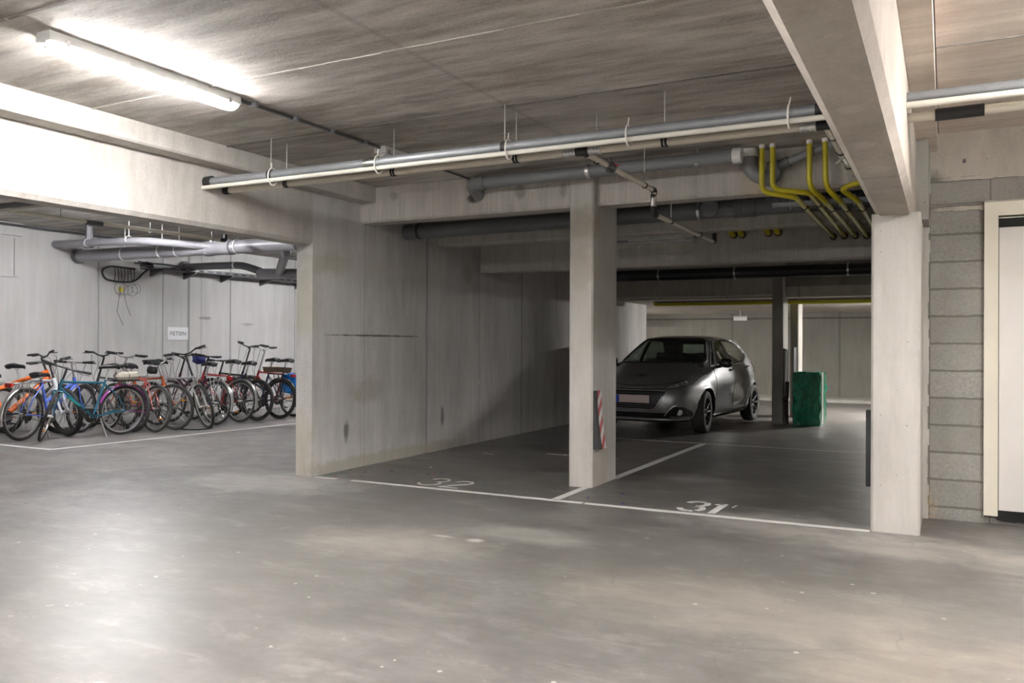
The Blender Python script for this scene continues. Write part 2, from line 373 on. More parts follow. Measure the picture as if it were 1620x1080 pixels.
m_paint = simple('white_floor_paint', (0.72, 0.71, 0.68), 0.6, var=0.15, vscale=25)
m_paintw = NT('worn_floor_paint'); _t = m_paintw; _p = _t.pos()
_f = _t.remap(_t.noise(_p, 22.0, 6.0, 0.7), 0.36, 0.5)
_t.link(_t.mix(_f, (0.3, 0.285, 0.265), (0.70, 0.68, 0.64)), _t.bsdf.inputs['Base Color']); _t.bsdf.inputs['Roughness'].default_value = 0.6
m_paintw = m_paintw.m
m_zinc = simple('galvanised_steel', (0.27, 0.28, 0.295), 0.5, 0.4, var=0.15, vscale=12)
m_greypvc = simple('grey_pvc', (0.20, 0.205, 0.215), 0.42, var=0.08, vscale=8)
m_lilac = simple('pale_grey_pvc', (0.29, 0.285, 0.31), 0.4, var=0.06, vscale=8)
m_darkpvc = simple('dark_grey_pvc', (0.115, 0.118, 0.124), 0.5, var=0.1, vscale=8)
m_blackpvc = simple('black_pvc', (0.02, 0.02, 0.022), 0.5, var=0.1, vscale=8)
m_cream = simple('cream_pipe', (0.66, 0.61, 0.51), 0.42, var=0.05, vscale=5)
m_creamlt = simple('cream_cable_tube', (0.70, 0.675, 0.605), 0.45, var=0.05, vscale=5)
m_yellow = simple('yellow_gas_pipe', (0.52, 0.45, 0.015), 0.36, var=0.14, vscale=6)
m_black = simple('black_rubber', (0.012, 0.012, 0.013), 0.6, var=0.1)
m_steel = simple('bright_steel', (0.62, 0.62, 0.62), 0.28, 1.0, var=0.08)
m_rod = simple('threaded_rod_steel', (0.45, 0.44, 0.42), 0.4, 0.9)
m_white = simple('white_plastic', (0.80, 0.80, 0.79), 0.4, var=0.03)
m_whitep = simple('white_cable_tie', (0.82, 0.80, 0.75), 0.5)
m_door = simple('white_door_paint', (0.80, 0.775, 0.735), 0.42, var=0.02, vscale=2)
m_frame = simple('cream_door_frame', (0.76, 0.72, 0.60), 0.42, var=0.03, vscale=3)
m_void = simple('dark_void', (0.004, 0.004, 0.004), 0.9)
m_red = simple('red_plastic', (0.55, 0.03, 0.02), 0.4)
m_dkgrey = simple('dark_grey_metal', (0.12, 0.12, 0.125), 0.45, 0.5, var=0.1)
m_lampbody = simple('lamp_housing', (0.62, 0.62, 0.60), 0.5, var=0.05)

def emis(name, col, strength):
    t = NT(name); t.n.remove(t.bsdf); e = t.node('ShaderNodeEmission'); e.inputs[0].default_value = (*col, 1); e.inputs[1].default_value = strength
    t.link(e.outputs[0], t.n['Material Output'].inputs[0]); return t.m
m_tube = emis('lit_tube', (1.0, 0.98, 0.965), 36.0)
m_tube_fill = emis('lit_tube_fill', (1.0, 0.972, 0.96), 76.0)
m_tube_door = emis('lit_tube_door', (1.0, 0.97, 0.945), 46.0)
m_tube_cool = emis('lit_tube_cool', (0.975, 0.975, 1.0), 38.0)
m_tube_far = emis('lit_tube_far', (1.0, 0.97, 0.93), 165.0)
m_tube_dim = emis('lit_tube_dim', (1.0, 0.97, 0.93), 45.0)
def clearplastic(name, col=(0.9, 0.9, 0.9), tr=0.7):
    t = NT(name); tp = t.node('ShaderNodeBsdfTransparent'); tp.inputs[0].default_value = (*col, 1)
    mx = t.node('ShaderNodeMixShader'); mx.inputs[0].default_value = tr
    t.bsdf.inputs['Base Color'].default_value = (*col, 1); t.bsdf.inputs['Roughness'].default_value = 0.15
    t.link(t.bsdf.outputs[0], mx.inputs[1]); t.link(tp.outputs[0], mx.inputs[2]); t.link(mx.outputs[0], t.n['Material Output'].inputs[0]); return t.m
m_clear = clearplastic('clear_lamp_cover')
def frosted(name):
    t = NT(name); tp = t.node('ShaderNodeBsdfTransparent'); tl = t.node('ShaderNodeBsdfTranslucent'); tl.inputs[0].default_value = (0.95, 0.95, 0.95, 1)
    mx = t.node('ShaderNodeMixShader'); mx.inputs[0].default_value = 0.45; t.n.remove(t.bsdf)
    t.link(tp.outputs[0], mx.inputs[1]); t.link(tl.outputs[0], mx.inputs[2]); t.link(mx.outputs[0], t.n['Material Output'].inputs[0]); return t.m
m_frost = frosted('frosted_lamp_cover')

# ---------------------------------------------------------------- setting
CZ = 2.93
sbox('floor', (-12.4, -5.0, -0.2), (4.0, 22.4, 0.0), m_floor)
sbox('ceiling', (-5.68, -5.0, CZ), (4.0, 14.45, CZ + 0.2), m_ceil)
sbox('ceiling', (-12.4, -5.0, 3.02), (-5.68, 17.0, 3.22), m_ceil)
m_farc = concrete('concrete_far_ceiling', (0.62, 0.58, 0.52), (0.48, 0.445, 0.395), stretch=(1.8, 0.4, 1.0), streak=0.6, pits=0.1, lines=[(0, -4.6, 0.02, 0.6), (0, -3.4, 0.02, 0.6), (0, -2.2, 0.02, 0.6), (0, -5.8, 0.02, 0.6)])
sbox('ceiling', (-12.4, 14.73, 2.12), (4.0, 22.4, 2.3), m_farc)
# warm slab to the right of the right beam
sbox('ceiling', (-0.05, -5.0, 2.90), (4.0, 7.07, 2.93), m_ceilw)
m_joint = simple('dark_joint', (0.10, 0.09, 0.08), 0.9)
# joints between precast planks: thin raised mortar beads
for y, w, mm in ((3.805, 0.014, m_beam), (5.033, 0.005, m_joint), (2.55, 0.012, m_cold), (1.3, 0.015, m_beam)):
    mb = MB(); x = -5.29
    while x < -0.46:
        L = random.uniform(0.10, 0.3); x1 = min(x + L, -0.46)
        mb.box((x, y - w * random.uniform(0.5, 1.0), CZ - random.uniform(0.003, 0.008)), (x1, y + w * random.uniform(0.5, 1.0), CZ + 0.01)); x = x1
    struct(mb.build('ceiling_joint_strip', mm, smooth=False))
struct(MB().box((-0.05, 3.0, 2.895), (4.0, 3.012, 2.91)).build('ceiling_joint_strip', m_cold, smooth=False))
struct(MB().box((-0.05, 5.0, 2.895), (4.0, 5.012, 2.91)).build('ceiling_joint_strip', m_cold, smooth=False))

# middle wall with the deep beam over the opening, in one pour
sbox('wall_middle', (-5.68, 6.32, 0.0), (-5.48, 16.55, CZ + 0.2), m_wall, 'grey board-marked concrete wall between bike area and bay 32')
struct(MB().prism([(-5.48, 2.77), (-5.48, 2.30), (-5.505, 2.265), (-5.68, 2.265), (-5.68, 3.1), (-5.48, 3.1)], -5.0, 6.32, 'Y').build('ceiling_beam', m_beam, smooth=False), 'deep pale beam over the opening to the bike area')
# ledge along the ceiling edge, left
struct(MB().prism([(-5.48, 2.77), (-5.30, 2.77), (-5.285, 2.785), (-5.285, 2.94), (-5.48, 2.94)], -5.0, 7.07, 'Y').build('ceiling_ledge', m_beam, smooth=False))
# cross beams
def cross_beam(x0, x1, y0, y1, z0, z1, mat, label):
    return struct(MB().prism([(y0 + 0.02, z0), (y1, z0), (y1, z1), (y0, z1), (y0, z0 + 0.02)], x0, x1, 'X').build('ceiling_beam', mat, smooth=False), label)
cross_beam(-5.48, -3.074, 7.07, 7.27, 2.565, 2.95, m_beamd, 'cross beam between the middle wall and the slim column')
cross_beam(-2.84, 4.0, 7.15, 7.35, 2.575, 2.95, m_beamd, 'cross beam right of the slim column behind the yellow pipes')
cross_beam(-5.48, 4.0, 8.59, 8.76, 2.485, 2.95, m_beamd, 'shallow beam behind the dark pipe')
cross_beam(-5.48, 4.0, 9.63, 9.85, 2.24, 2.95, m_beamd, 'second cross beam with the yellow pipes running into it')
cross_beam(-5.48, -2.42, 14.45, 14.72, 2.15, 2.95, m_beamd, 'shadowed far cross beam above the car')
cross_beam(-2.37, 4.0, 15.05, 15.3, 2.12, 2.95, m_beamd, 'shadowed far cross beam right of the dark pillar')
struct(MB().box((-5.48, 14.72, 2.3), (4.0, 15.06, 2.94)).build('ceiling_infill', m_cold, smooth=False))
# right beam along the aisle
struct(MB().prism([(-0.455, 2.26), (-0.41, 2.212), (-0.222, 2.212), (-0.19, 2.25), (-0.19, 2.95), (-0.455, 2.95)], -5.0, 7.07, 'Y').build('ceiling_beam', [m_soff], smooth=False), 'downstand beam running overhead to the right column')
struct(MB().box((-0.19, -5.0, 2.77), (-0.056, 7.07, 2.95)).build('ceiling_ledge', m_ceilw, smooth=False))
# columns
def column(name, x0, x1, y0, y1, z1, mat, c=0.015):
    p = [(x0 + c, y0), (x1 - c, y0), (x1, y0 + c), (x1, y1), (x0, y1), (x0, y0 + c)]
    return MB().prism(p, 0.0, z1, 'Z').build(name, mat, smooth=False)
struct(column('concrete_column', -3.074, -2.84, 7.05, 7.66, CZ + 0.05, m_col), 'slim pale concrete column between bays 32 and 31')
struct(column('concrete_column', -0.465, -0.152, 6.37, 7.10, 2.225, m_col), 'wide pale concrete column right of bay 31')
struct(MB().box((-0.19, 6.6, 2.2), (-0.11, 7.08, 2.93)).build('wall_pier', m_cold, smooth=False))
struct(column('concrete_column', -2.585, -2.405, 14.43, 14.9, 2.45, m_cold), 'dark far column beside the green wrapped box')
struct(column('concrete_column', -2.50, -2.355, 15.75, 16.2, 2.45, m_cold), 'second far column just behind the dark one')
# outer walls
sbox('wall_left', (-12.4, -5.0, 0.0), (-12.0, 17.0, 3.2), m_bwall, 'pale concrete wall behind the bicycles')
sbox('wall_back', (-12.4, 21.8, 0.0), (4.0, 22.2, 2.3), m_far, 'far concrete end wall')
sbox('wall_near', (-12.4, -5.2, 0.0), (4.0, -5.0, 3.2), m_bwall)
sbox('wall_far_left', (-12.4, 16.6, 0.0), (-5.68, 16.8, 3.2), m_bwall)
sbox('wall_right', (3.6, -5.0, 0.0), (4.0, 22.0, 3.0), m_bwall)
# panel recess and lintel on the far left of the bike wall
struct(MB().box((-12.0, 4.2, 2.84), (-11.94, 7.5, 3.02)).box((-12.0, 4.2, 2.24), (-11.975, 7.42, 2.27)).box((-12.0, 7.40, 2.24), (-11.975, 7.47, 2.80)).build('wall_panel_trim', m_bwall, smooth=False))
# block wall with a lintel beam above and the white door
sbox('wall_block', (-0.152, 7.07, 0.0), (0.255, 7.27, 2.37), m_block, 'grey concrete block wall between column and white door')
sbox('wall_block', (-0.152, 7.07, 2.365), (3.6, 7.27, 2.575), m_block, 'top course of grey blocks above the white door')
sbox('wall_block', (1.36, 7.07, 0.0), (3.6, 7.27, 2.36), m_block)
struct(MB().box((-0.152, 7.055, 2.565), (3.6, 7.28, 2.95)).build('trim_1', m_lint, smooth=False), 'concrete lintel beam above the block wall')
# smeared mortar beads
mb = MB()
for (x0, x1, z, hgt) in ((-0.10, 0.25, 2.325, 0.035), (0.25, 3.5, 2.362, 0.02), (-0.11, 3.5, 2.55, 0.03)):
    x = x0
    while x < x1:
        L = random.uniform(0.03, 0.09)
        mb.box((x, 7.052, z - hgt * random.uniform(0.3, 0.6)), (min(x + L, x1), 7.075, z + hgt * random.uniform(0.3, 0.6))); x += L
struct(mb.build('trim_2', m_lint, smooth=False))
# pale mortar in the corner between column and block wall
mb = MB(); z = 0.0
while z < 2.55:
    L = random.uniform(0.05, 0.12); w = random.uniform(0.035, 0.055)
    mb.box((-0.16, 7.04, z), (-0.16 + w, 7.08, z + L)); z += L
struct(mb.build('trim_3', m_col, smooth=False))

# door
d = MB().box((0.345, 7.05, 0.08), (1.28, 7.10, 2.245), 0.004).build('door_1', m_door); struct(d, 'white door with a dark slot at top and bottom in a cream frame')
fr = MB().prism([(0.25, 0.065), (0.34, 0.065), (0.34, 2.255), (1.27, 2.255), (1.27, 0.065), (1.36, 0.065), (1.36, 2.355), (0.25, 2.355)], 7.02, 7.13, 'Y').build('door_frame', m_frame, d, smooth=False, label='cream steel door frame')
MB().box((0.338, 7.04, 2.17), (1.26, 7.048, 2.235)).build('vent_slot', m_void, d, smooth=False, label='black slot across the top of the door')
MB().box((0.335, 7.03, 0.035), (1.27, 7.06, 0.105)).build('bottom_gap', m_void, d, smooth=False, label='black gap under the door')  # black strip put in for the darkness of the open gap
MB().box((0.25, 7.09, 0.0), (1.36, 7.2, 0.07)).build('threshold', m_block, d, smooth=False)
MB().box((0.30, 7.10, 0.0), (1.30, 7.16, 2.3)).build('backing_panel', m_void, d, smooth=False)

# far kerb
struct(MB().box((-12.0, 20.3, 0.0), (3.6, 21.8, 0.06)).build('kerb_strip', m_beam, smooth=False), 'pale raised strip along the far end wall')

# ---------------------------------------------------------------- floor markings
def mark(name, polys, mat, label):
    mb = MB()
    for p in polys: mb.prism(p, 0.0006, 0.0022)
    o = struct(mb.build(name, mat, smooth=False), label); return o
def strip(a, b, w):
    a = Vector(a); b = Vector(b); d = (b - a).normalized(); n = Vector((-d.y, d.x)) * w / 2
    return [tuple(a - n), tuple(b - n), tuple(b + n), tuple(a + n)]
mark('floor_line_marking', [strip((-5.44, 6.33), (-5.18, 6.33), 0.06), strip((-5.0, 6.335), (-2.64, 6.345), 0.065), strip((-2.62, 6.345), (-0.47, 6.36), 0.07)], m_paint, 'white line across the front of bays 32 and 31')
mark('floor_line_marking', [strip((-2.9, 6.36), (-2.9, 7.04), 0.075), strip((-2.86, 7.66), (-2.83, 10.95), 0.085)], m_paint, 'white line dividing bays 32 and 31')
mark('floor_line_marking', [strip((-4.9, 8.7), (-4.72, 8.62), 0.03), strip((-4.2, 9.0), (-3.3, 9.0), 0.03), strip((-4.6, 10.95), (-0.4, 10.95), 0.05)], m_paintw, 'worn thin white lines across the bay floor')
mark('floor_line_marking', [strip((-11.9, 6.38), (-9.60, 6.38), 0.06), strip((-9.6, 6.35), (-9.33, 10.35), 0.06), strip((-9.33, 10.35), (-9.2, 12.4), 0.06)], m_paint, 'white line marking the front of the bike area')

def stroke(pts, w):
    out = []
    for a, b in zip(pts[:-1], pts[1:]):
        out.append(strip(a, b, w))
    return out
def arc(cx, cy, rx, ry, a0, a1, n):
    return [(cx + rx * math.cos(math.radians(a0 + (a1 - a0) * i / n)), cy + ry * math.sin(math.radians(a0 + (a1 - a0) * i / n))) for i in range(n + 1)]
def digit3(ox, oy, kx, ky, w, gaps):
    def A(cx, cy, rx, ry, a0, a1, n): return arc(ox + cx * kx, oy + cy * ky, rx * kx, ry * ky, a0, a1, n)
    P = [A(.1, .30, .09, .09, 170, 62 if gaps else 0, 6), A(.1, .30, .09, .09, 44 if gaps else 0, -80, 6), A(.1, .11, .10, .10, 80, -45 if gaps else -90, 8), A(.1, .11, .10, .10, -65 if gaps else -90, -170, 5)]
    out = []
    for p in P: out += stroke(p, w)
    return out
def patchless(polys, z=0.0014):
    return polys
mark('floor_number_marking', digit3(-1.885, 6.45, 0.88, 1.08, 0.05, True) + [strip((-1.605, 6.44), (-1.595, 6.86), 0.06), strip((-1.66, 6.80), (-1.60, 6.845), 0.04), strip((-1.51, 6.74), (-1.50, 6.86), 0.012)], m_paint, 'white stencilled bay number 31 on the floor')
mark('floor_number_marking', digit3(-4.37, 6.45, 1.0, 1.0, 0.028, False) + stroke(arc(-4.0, 6.72, .09, .09, 160, -20, 6) + [(-4.10, 6.45), (-3.9, 6.45)], 0.028), m_paintw, 'worn thin white bay number 32 on the floor')

# ---------------------------------------------------------------- pipes
def clamp_ring(mb, c, r, axis, w=0.018, t=0.006):
    mb.lathe([(r, -w), (r + t, -w), (r + t, w), (r, w)], 20, axis, c, closed=True)
def pipe(name, pts, r, mat, label, cat='pipe', bend=0.0, n=16, group=None):
    p = fillet(pts, bend) if bend else pts
    o = MB().tube(p, r, n).build(name, mat, ang=50); tag(o, label, cat, group); return o
def sub(parent, name, mb, mat, label=None):
    return mb.build(name, mat, parent, ang=40, label=label)

# front row: conduit + cable tube + cream water pipe at Y ~5
con = pipe('conduit_pipe', [(-5.5, 5.0, 2.637), (-0.45, 5.0, 2.637)], 0.036, m_zinc, 'long grey steel conduit hung under the ceiling, left of the right beam', 'conduit', n=20)
sub(con, 'pipe_sleeve', MB().lathe([(0.037, -0.05), (0.05, -0.05), (0.05, 0.05), (0.037, 0.05)], 20, 'X', (-5.46, 5.0, 2.637), closed=True), m_black, 'black collar where the conduit enters the beam')
sub(con, 'end_sleeve', MB().tube([(-0.66, 5.0, 2.637), (-0.45, 5.0, 2.637)], 0.040, 18), m_black, 'black end sleeve')
sub(con, 'coupling', MB().lathe([(0.036, -0.05), (0.041, -0.05), (0.043, -0.03), (0.041, -0.01), (0.043, 0.01), (0.041, 0.03), (0.041, 0.05), (0.036, 0.05)], 20, 'X', (-3.78, 5.0, 2.637)), m_steel, 'ribbed bright coupling')
for x in (-4.765, -2.66):
    mb = MB(); clamp_ring(mb, (x, 5.0, 2.637), 0.036, 'X'); sub(con, 'pipe_clamp', mb, m_black)
    sub(con, 'hanger_rod', MB().tube([(x, 5.0, 2.675), (x, 5.0, CZ)], 0.005, 8), m_rod)
cab = pipe('cable_tube', [(-5.5, 4.96, 2.587), (-0.45, 4.96, 2.583)], 0.0165, m_creamlt, 'thin cream tube strapped under the long grey conduit', 'pipe', n=14)
for x in (-4.73, -3.70, -2.62, -1.77, -0.80):
    pts = [(x, 4.98 + 0.052 * math.cos(a), 2.615 + 0.066 * math.sin(a)) for a in [2 * PI * i / 24 for i in range(24)]]
    mb = MB().tube(pts, 0.006, 6, closed=True).tube([(x, 4.97, 2.68), (x + 0.01, 4.96, 2.72)], 0.004, 6)
    sub(cab, 'cable_tie', mb, m_whitep)
wat = pipe('water_pipe', [(-5.5, 5.2, 2.602), (-0.45, 5.2, 2.602)], 0.0265, m_cream, 'thicker cream pipe behind the long grey conduit', 'pipe', n=18)
sub(wat, 'pipe_sleeve', MB().tube([(-5.5, 5.2, 2.602), (-5.42, 5.2, 2.602)], 0.034, 16), m_black)
for x in (-4.785, -3.72, -2.675, -1.603):
    mb = MB(); clamp_ring(mb, (x - 0.012, 5.2, 2.602), 0.0265, 'X', 0.007); clamp_ring(mb, (x + 0.012, 5.2, 2.602), 0.0265, 'X', 0.007); sub(wat, 'pipe_clamp', mb, m_black)
    sub(wat, 'hanger_rod', MB().tube([(x, 5.2, 2.63), (x, 5.2, CZ)], 0.0045, 8), m_rod)
def ribbed(x0, x1, y, z, r, k=4):
    prof = [(r * 0.8, x0)]; st = (x1 - x0) / k
    for i in range(k): prof += [(r, x0 + st * (i + .1)), (r * 1.1, x0 + st * (i + .35)), (r * 1.1, x0 + st * (i + .65)), (r, x0 + st * (i + .9))]
    prof.append((r * 0.8, x1)); return MB().lathe(prof, 20, 'X', (0, y, z))
sub(wat, 'press_fitting', ribbed(-2.31, -2.22, 5.2, 2.602, 0.030), m_steel)
sub(wat, 'press_fitting', ribbed(-2.13, -2.04, 5.2, 2.602, 0.030), m_steel)
sub(wat, 'tee_fitting', MB().tube([(-2.22, 5.2, 2.602), (-2.13, 5.2, 2.602)], 0.031, 16).tube([(-2.175, 5.2, 2.602), (-2.175, 5.27, 2.60)], 0.028, 14), m_black)
sub(wat, 'press_fitting', ribbed(-0.78, -0.68, 5.2, 2.602, 0.030), m_steel)
sub(wat, 'tee_fitting', MB().tube([(-0.68, 5.2, 2.602), (-0.45, 5.2, 2.602)], 0.033, 16), m_black)
# right of the beam
c2 = pipe('conduit_pipe', [(-0.195, 5.0, 2.645), (3.6, 5.0, 2.645)], 0.030, m_zinc, 'grey steel conduit right of the right beam above the door', 'conduit', n=20)
c3 = pipe('cable_tube', [(-0.195, 4.965, 2.597), (3.6, 4.965, 2.594)], 0.0185, m_creamlt, 'thin cream tube under the conduit right of the right beam', 'pipe', n=14)
c4 = pipe('water_pipe', [(-0.195, 5.2, 2.585), (3.6, 5.2, 2.60)], 0.026, m_cream, 'cream pipe with a black sleeve, right of the right beam', 'pipe', n=18)
sub(c4, 'insulation_sleeve', MB().tube([(-0.055, 5.2, 2.586), (0.184, 5.2, 2.587)], 0.034, 18), m_black, 'rough black foam sleeve')
# cream branch down the bay
br = pipe('branch_pipe', [(-2.175, 5.26, 2.60), (-2.19, 6.82, 2.605), (-2.2, 6.82, 2.41), (-2.2, 8.93, 2.405)], 0.020, m_cream, 'thin cream branch pipe dropping and running back over bay 31', 'pipe', bend=0.05)
sub(br, 'valve', MB().tube([(-2.178, 5.66, 2.60), (-2.18, 5.80, 2.60)], 0.029, 12).box((-2.2, 5.70, 2.56), (-2.16, 5.76, 2.64)).tube([(-2.18, 5.73, 2.64), (-2.18, 5.73, 2.67)], 0.008, 8), m_dkgrey)
sub(br, 'valve_handle', MB().box((-2.187, 5.76, 2.63), (-2.165, 5.88, 2.637)), m_red)
sub(br, 'elbow', MB().tube(fillet([(-2.19, 6.74, 2.605), (-2.19, 6.82, 2.605), (-2.2, 6.82, 2.55)], 0.05), 0.025, 12), m_black)
sub(br, 'elbow', MB().tube(fillet([(-2.2, 6.82, 2.47), (-2.2, 6.82, 2.41), (-2.2, 6.9, 2.41)], 0.05), 0.025, 12), m_black)
sub(br, 'press_fitting', MB().lathe([(0.02, 2.47), (0.026, 2.475), (0.024, 2.49), (0.027, 2.50), (0.024, 2.515), (0.027, 2.53), (0.02, 2.55)], 14, 'Z', (-2.2, 6.82, 0)), m_steel)
sub(br, 'end_elbow', MB().tube(fillet([(-2.2, 8.86, 2.405), (-2.2, 8.93, 2.405), (-2.2, 8.93, 2.50)], 0.04), 0.023, 12), m_black)
for y, z in ((5.5, 2.60), (6.55, 2.605), (7.3, 2.41), (8.3, 2.41)):
    mb = MB(); clamp_ring(mb, (-2.19, y, z), 0.02, 'Y', 0.01); sub(br, 'pipe_clamp', mb, m_black)
    if y < 8: sub(br, 'hanger_rod', MB().tube([(-2.19, y, z + 0.02), (-2.19, y, CZ)], 0.004, 6), m_rod)
# grey drain in front of the first cross beam
g1 = pipe('drain_pipe', [(-3.92, 6.86, 2.822), (-1.52, 6.83, 2.835)], 0.056, m_greypvc, 'grey drain pipe hung in front of the first cross beam', 'pipe', n=22)
sub(g1, 'elbow', MB().tube(fillet([(-3.86, 6.86, 2.822), (-4.0, 6.86, 2.822), (-4.03, 6.98, 2.78), (-4.05, 7.09, 2.75)], 0.08), 0.064, 18), m_greypvc)
for x in (-2.80, -1.83):
    mb = MB(); clamp_ring(mb, (x, 6.845, 2.83), 0.057, 'X', 0.016); sub(g1, 'pipe_clamp', mb, m_steel)
    sub(g1, 'hanger_rod', MB().tube([(x, 6.845, 2.885), (x, 6.845, CZ)], 0.006, 6), m_rod)
sub(g1, 'coupling', MB().tube([(-1.535, 6.83, 2.835), (-1.465, 6.83, 2.835)], 0.062, 20), m_white, 'white coupling at the end of the drain')
tr = pipe('trap_pipe', [(-1.43, 6.82, CZ), (-1.42, 6.82, 2.74), (-1.32, 6.88, 2.64), (-1.22, 6.95, 2.63), (-1.19, 7.0, 2.76), (-0.86, 6.86, 2.90), (-0.72, 6.8, 2.94)], [0.07] * 2 + [0.07] * 10 + [0.062] * 4 + [0.04] * 15, m_greypvc, 'bent grey drain trap behind the yellow pipes', 'pipe') if False else None
tb = fillet([(-1.45, 7.05, CZ), (-1.45, 7.05, 2.74), (-1.27, 7.07, 2.65), (-1.245, 7.07, 2.80)], 0.09)
tr = tag(MB().tube(tb, 0.064, 20).build('trap_pipe', m_greypvc, ang=50), 'bent grey drain trap behind the two left yellow pipes', 'pipe')
sub(tr, 'coupling', MB().tube([(-1.45, 7.05, 2.86), (-1.45, 7.05, 2.925)], 0.07, 20), m_white)
sub(tr, 'inlet_pipe', MB().tube([(-1.25, 7.06, 2.76), (-0.68, 6.95, 2.92)], 0.034, 16), m_greypvc)
sub(tr, 'socket', MB().tube([(-1.27, 7.065, 2.75), (-1.13, 7.04, 2.795)], 0.045, 16), m_darkpvc)
# dark drain behind the first beam
d2 = pipe('drain_pipe', [(-5.48, 7.9, 2.572), (-0.40, 7.9, 2.588)], 0.084, m_darkpvc, 'thick dark grey drain pipe behind the first cross beam', 'pipe', n=24)
sub(d2, 'end_collar', MB().lathe([(0.084, -0.02), (0.091, -0.02), (0.091, 0.01), (0.084, 0.01)], 24, 'X', (-5.28, 7.9, 2.573), closed=True), m_blackpvc)
for x in (-3.37, -2.09):
    mb = MB(); clamp_ring(mb, (x, 7.9, 2.58), 0.085, 'X', 0.012); sub(d2, 'pipe_clamp', mb, m_steel)
    sub(d2, 'hanger_rod', MB().tube([(x, 7.9, 2.66), (x, 7.9, CZ)], 0.006, 6), m_rod)
sub(d2, 'cleanout', MB().tube([(-2.0, 7.9, 2.59), (-1.97, 7.80, 2.59)], 0.078, 20).tube([(-1.97, 7.80, 2.59), (-1.97, 7.785, 2.59)], 0.084, 20), m_darkpvc, 'round screw cap of the clean-out')
sub(d2, 'socket', MB().lathe([(0.085, 0), (0.095, 0.005), (0.095, 0.03), (0.09, 0.035), (0.096, 0.05), (0.09, 0.065), (0.096, 0.08), (0.09, 0.10), (0.096, 0.2), (0.085, 0.21)], 24, 'X', (-1.76, 7.9, 2.586)), m_darkpvc)
sub(d2, 'branch', MB().tube([(-1.45, 7.9, 2.60), (-1.2, 7.75, 2.66), (-1.0, 7.62, 2.69)], 0.072, 18).tube([(-1.35, 7.84, 2.63), (-1.30, 7.81, 2.64)], 0.083, 18), m_darkpvc)
# small conduit stub hanging by the clamp
tag(MB().tube(fillet([(-3.33, 7.98, 2.56), (-3.33, 8.3, 2.44), (-3.22, 8.4, 2.40), (-3.0, 8.45, 2.40)], 0.08), 0.010, 8).build('cable_conduit', m_dkgrey), 'thin dark cable loop left of the slim column', 'cable')
# yellow gas pipes
YR = 0.0215
yp = [
    [(-1.33, 6.95, CZ), (-1.33, 6.95, 2.545), (-1.083, 7.03, 2.50), (-1.083, 9.64, 2.482)],
    [(-1.245, 6.95, CZ), (-1.245, 6.95, 2.56), (-0.968, 7.0, 2.52), (-0.968, 9.64, 2.482)],
    [(-0.962, 6.95, CZ), (-0.962, 6.95, 2.56), (-0.86, 7.12, 2.46), (-0.86, 9.64, 2.478)],
    [(-0.845, 6.95, CZ), (-0.840, 6.95, 2.55), (-0.748, 7.1, 2.45), (-0.748, 9.64, 2.473)],
    [(-0.50, 6.9, 2.80), (-0.52, 6.92, 2.57), (-0.735, 6.95, 2.53), (-0.62, 7.15, 2.45), (-0.62, 9.64, 2.45)],
]
yl = ['leftmost yellow gas pipe of the five bending into the second beam', 'yellow gas pipe second from the left, bending just above the leftmost one', 'middle yellow gas pipe of the five, dropping straight from the ceiling', 'yellow gas pipe second from the right of the five', 'rightmost yellow gas pipe emerging from behind the right beam']
for pts, lb in zip(yp, yl):
    o = pipe('gas_pipe', pts, YR, m_yellow, lb, 'gas pipe', bend=0.07, group='yellow gas pipes by the right column')
    x = pts[-1][0]; z = pts[-1][2] - 0.015
    mb = MB(); clamp_ring(mb, (x, 7.55, pts[-2][2] + (pts[-1][2] - pts[-2][2]) * 0.2), YR, 'Y', 0.008, 0.006); sub(o, 'pipe_clamp', mb, m_black)
    sub(o, 'wall_sleeve', MB().lathe([(YR, 9.60), (YR + 0.014, 9.60), (YR + 0.014, 9.64), (YR, 9.64)], 18, 'Y', (x, 0, pts[-1][2]), closed=True), m_black)
    sub(o, 'end_cap', MB().tube([(pts[0][0], pts[0][1], pts[0][2]), (pts[0][0], pts[0][1], pts[0][2] - 0.03)], YR + 0.003, 14), m_whitep)
for i, x in enumerate((-2.15, -2.055, -1.763, -1.66)):
    o = MB().tube(fillet([(x, 9.66, 2.56), (x, 9.50, 2.56), (x, 9.42, 2.75)], 0.08), 0.033, 14).build('gas_pipe_stub', m_yellow)
    tag(o, ['leftmost short yellow pipe stub on the second beam', 'second short yellow pipe stub from the left on the second beam', 'third short yellow pipe stub from the left on the second beam', 'rightmost short yellow pipe stub on the second beam'][i], 'gas pipe', 'short yellow pipe stubs')
    sub(o, 'wall_sleeve', MB().lathe([(0.033, 9.60), (0.042, 9.60), (0.042, 9.64), (0.033, 9.64)], 18, 'Y', (x, 0, 2.56), closed=True), m_black)
# mounting rail under the yellow pipes
rail = tag(MB().prism([(7.53, 2.505), (7.57, 2.505), (7.57, 2.545), (7.53, 2.545)], -1.35, -0.42, 'X').build('mounting_rail', m_zinc, smooth=False), 'grey steel rail carrying the yellow gas pipes', 'rail')
for x in (-1.2, -1.03, -0.92, -0.80, -0.68, -0.55):
    sub(rail, 'bolt', MB().tube([(x, 7.55, 2.48), (x, 7.55, 2.58)], 0.007, 8).tube([(x, 7.55, 2.50), (x, 7.55, 2.507)], 0.014, 6), m_steel)
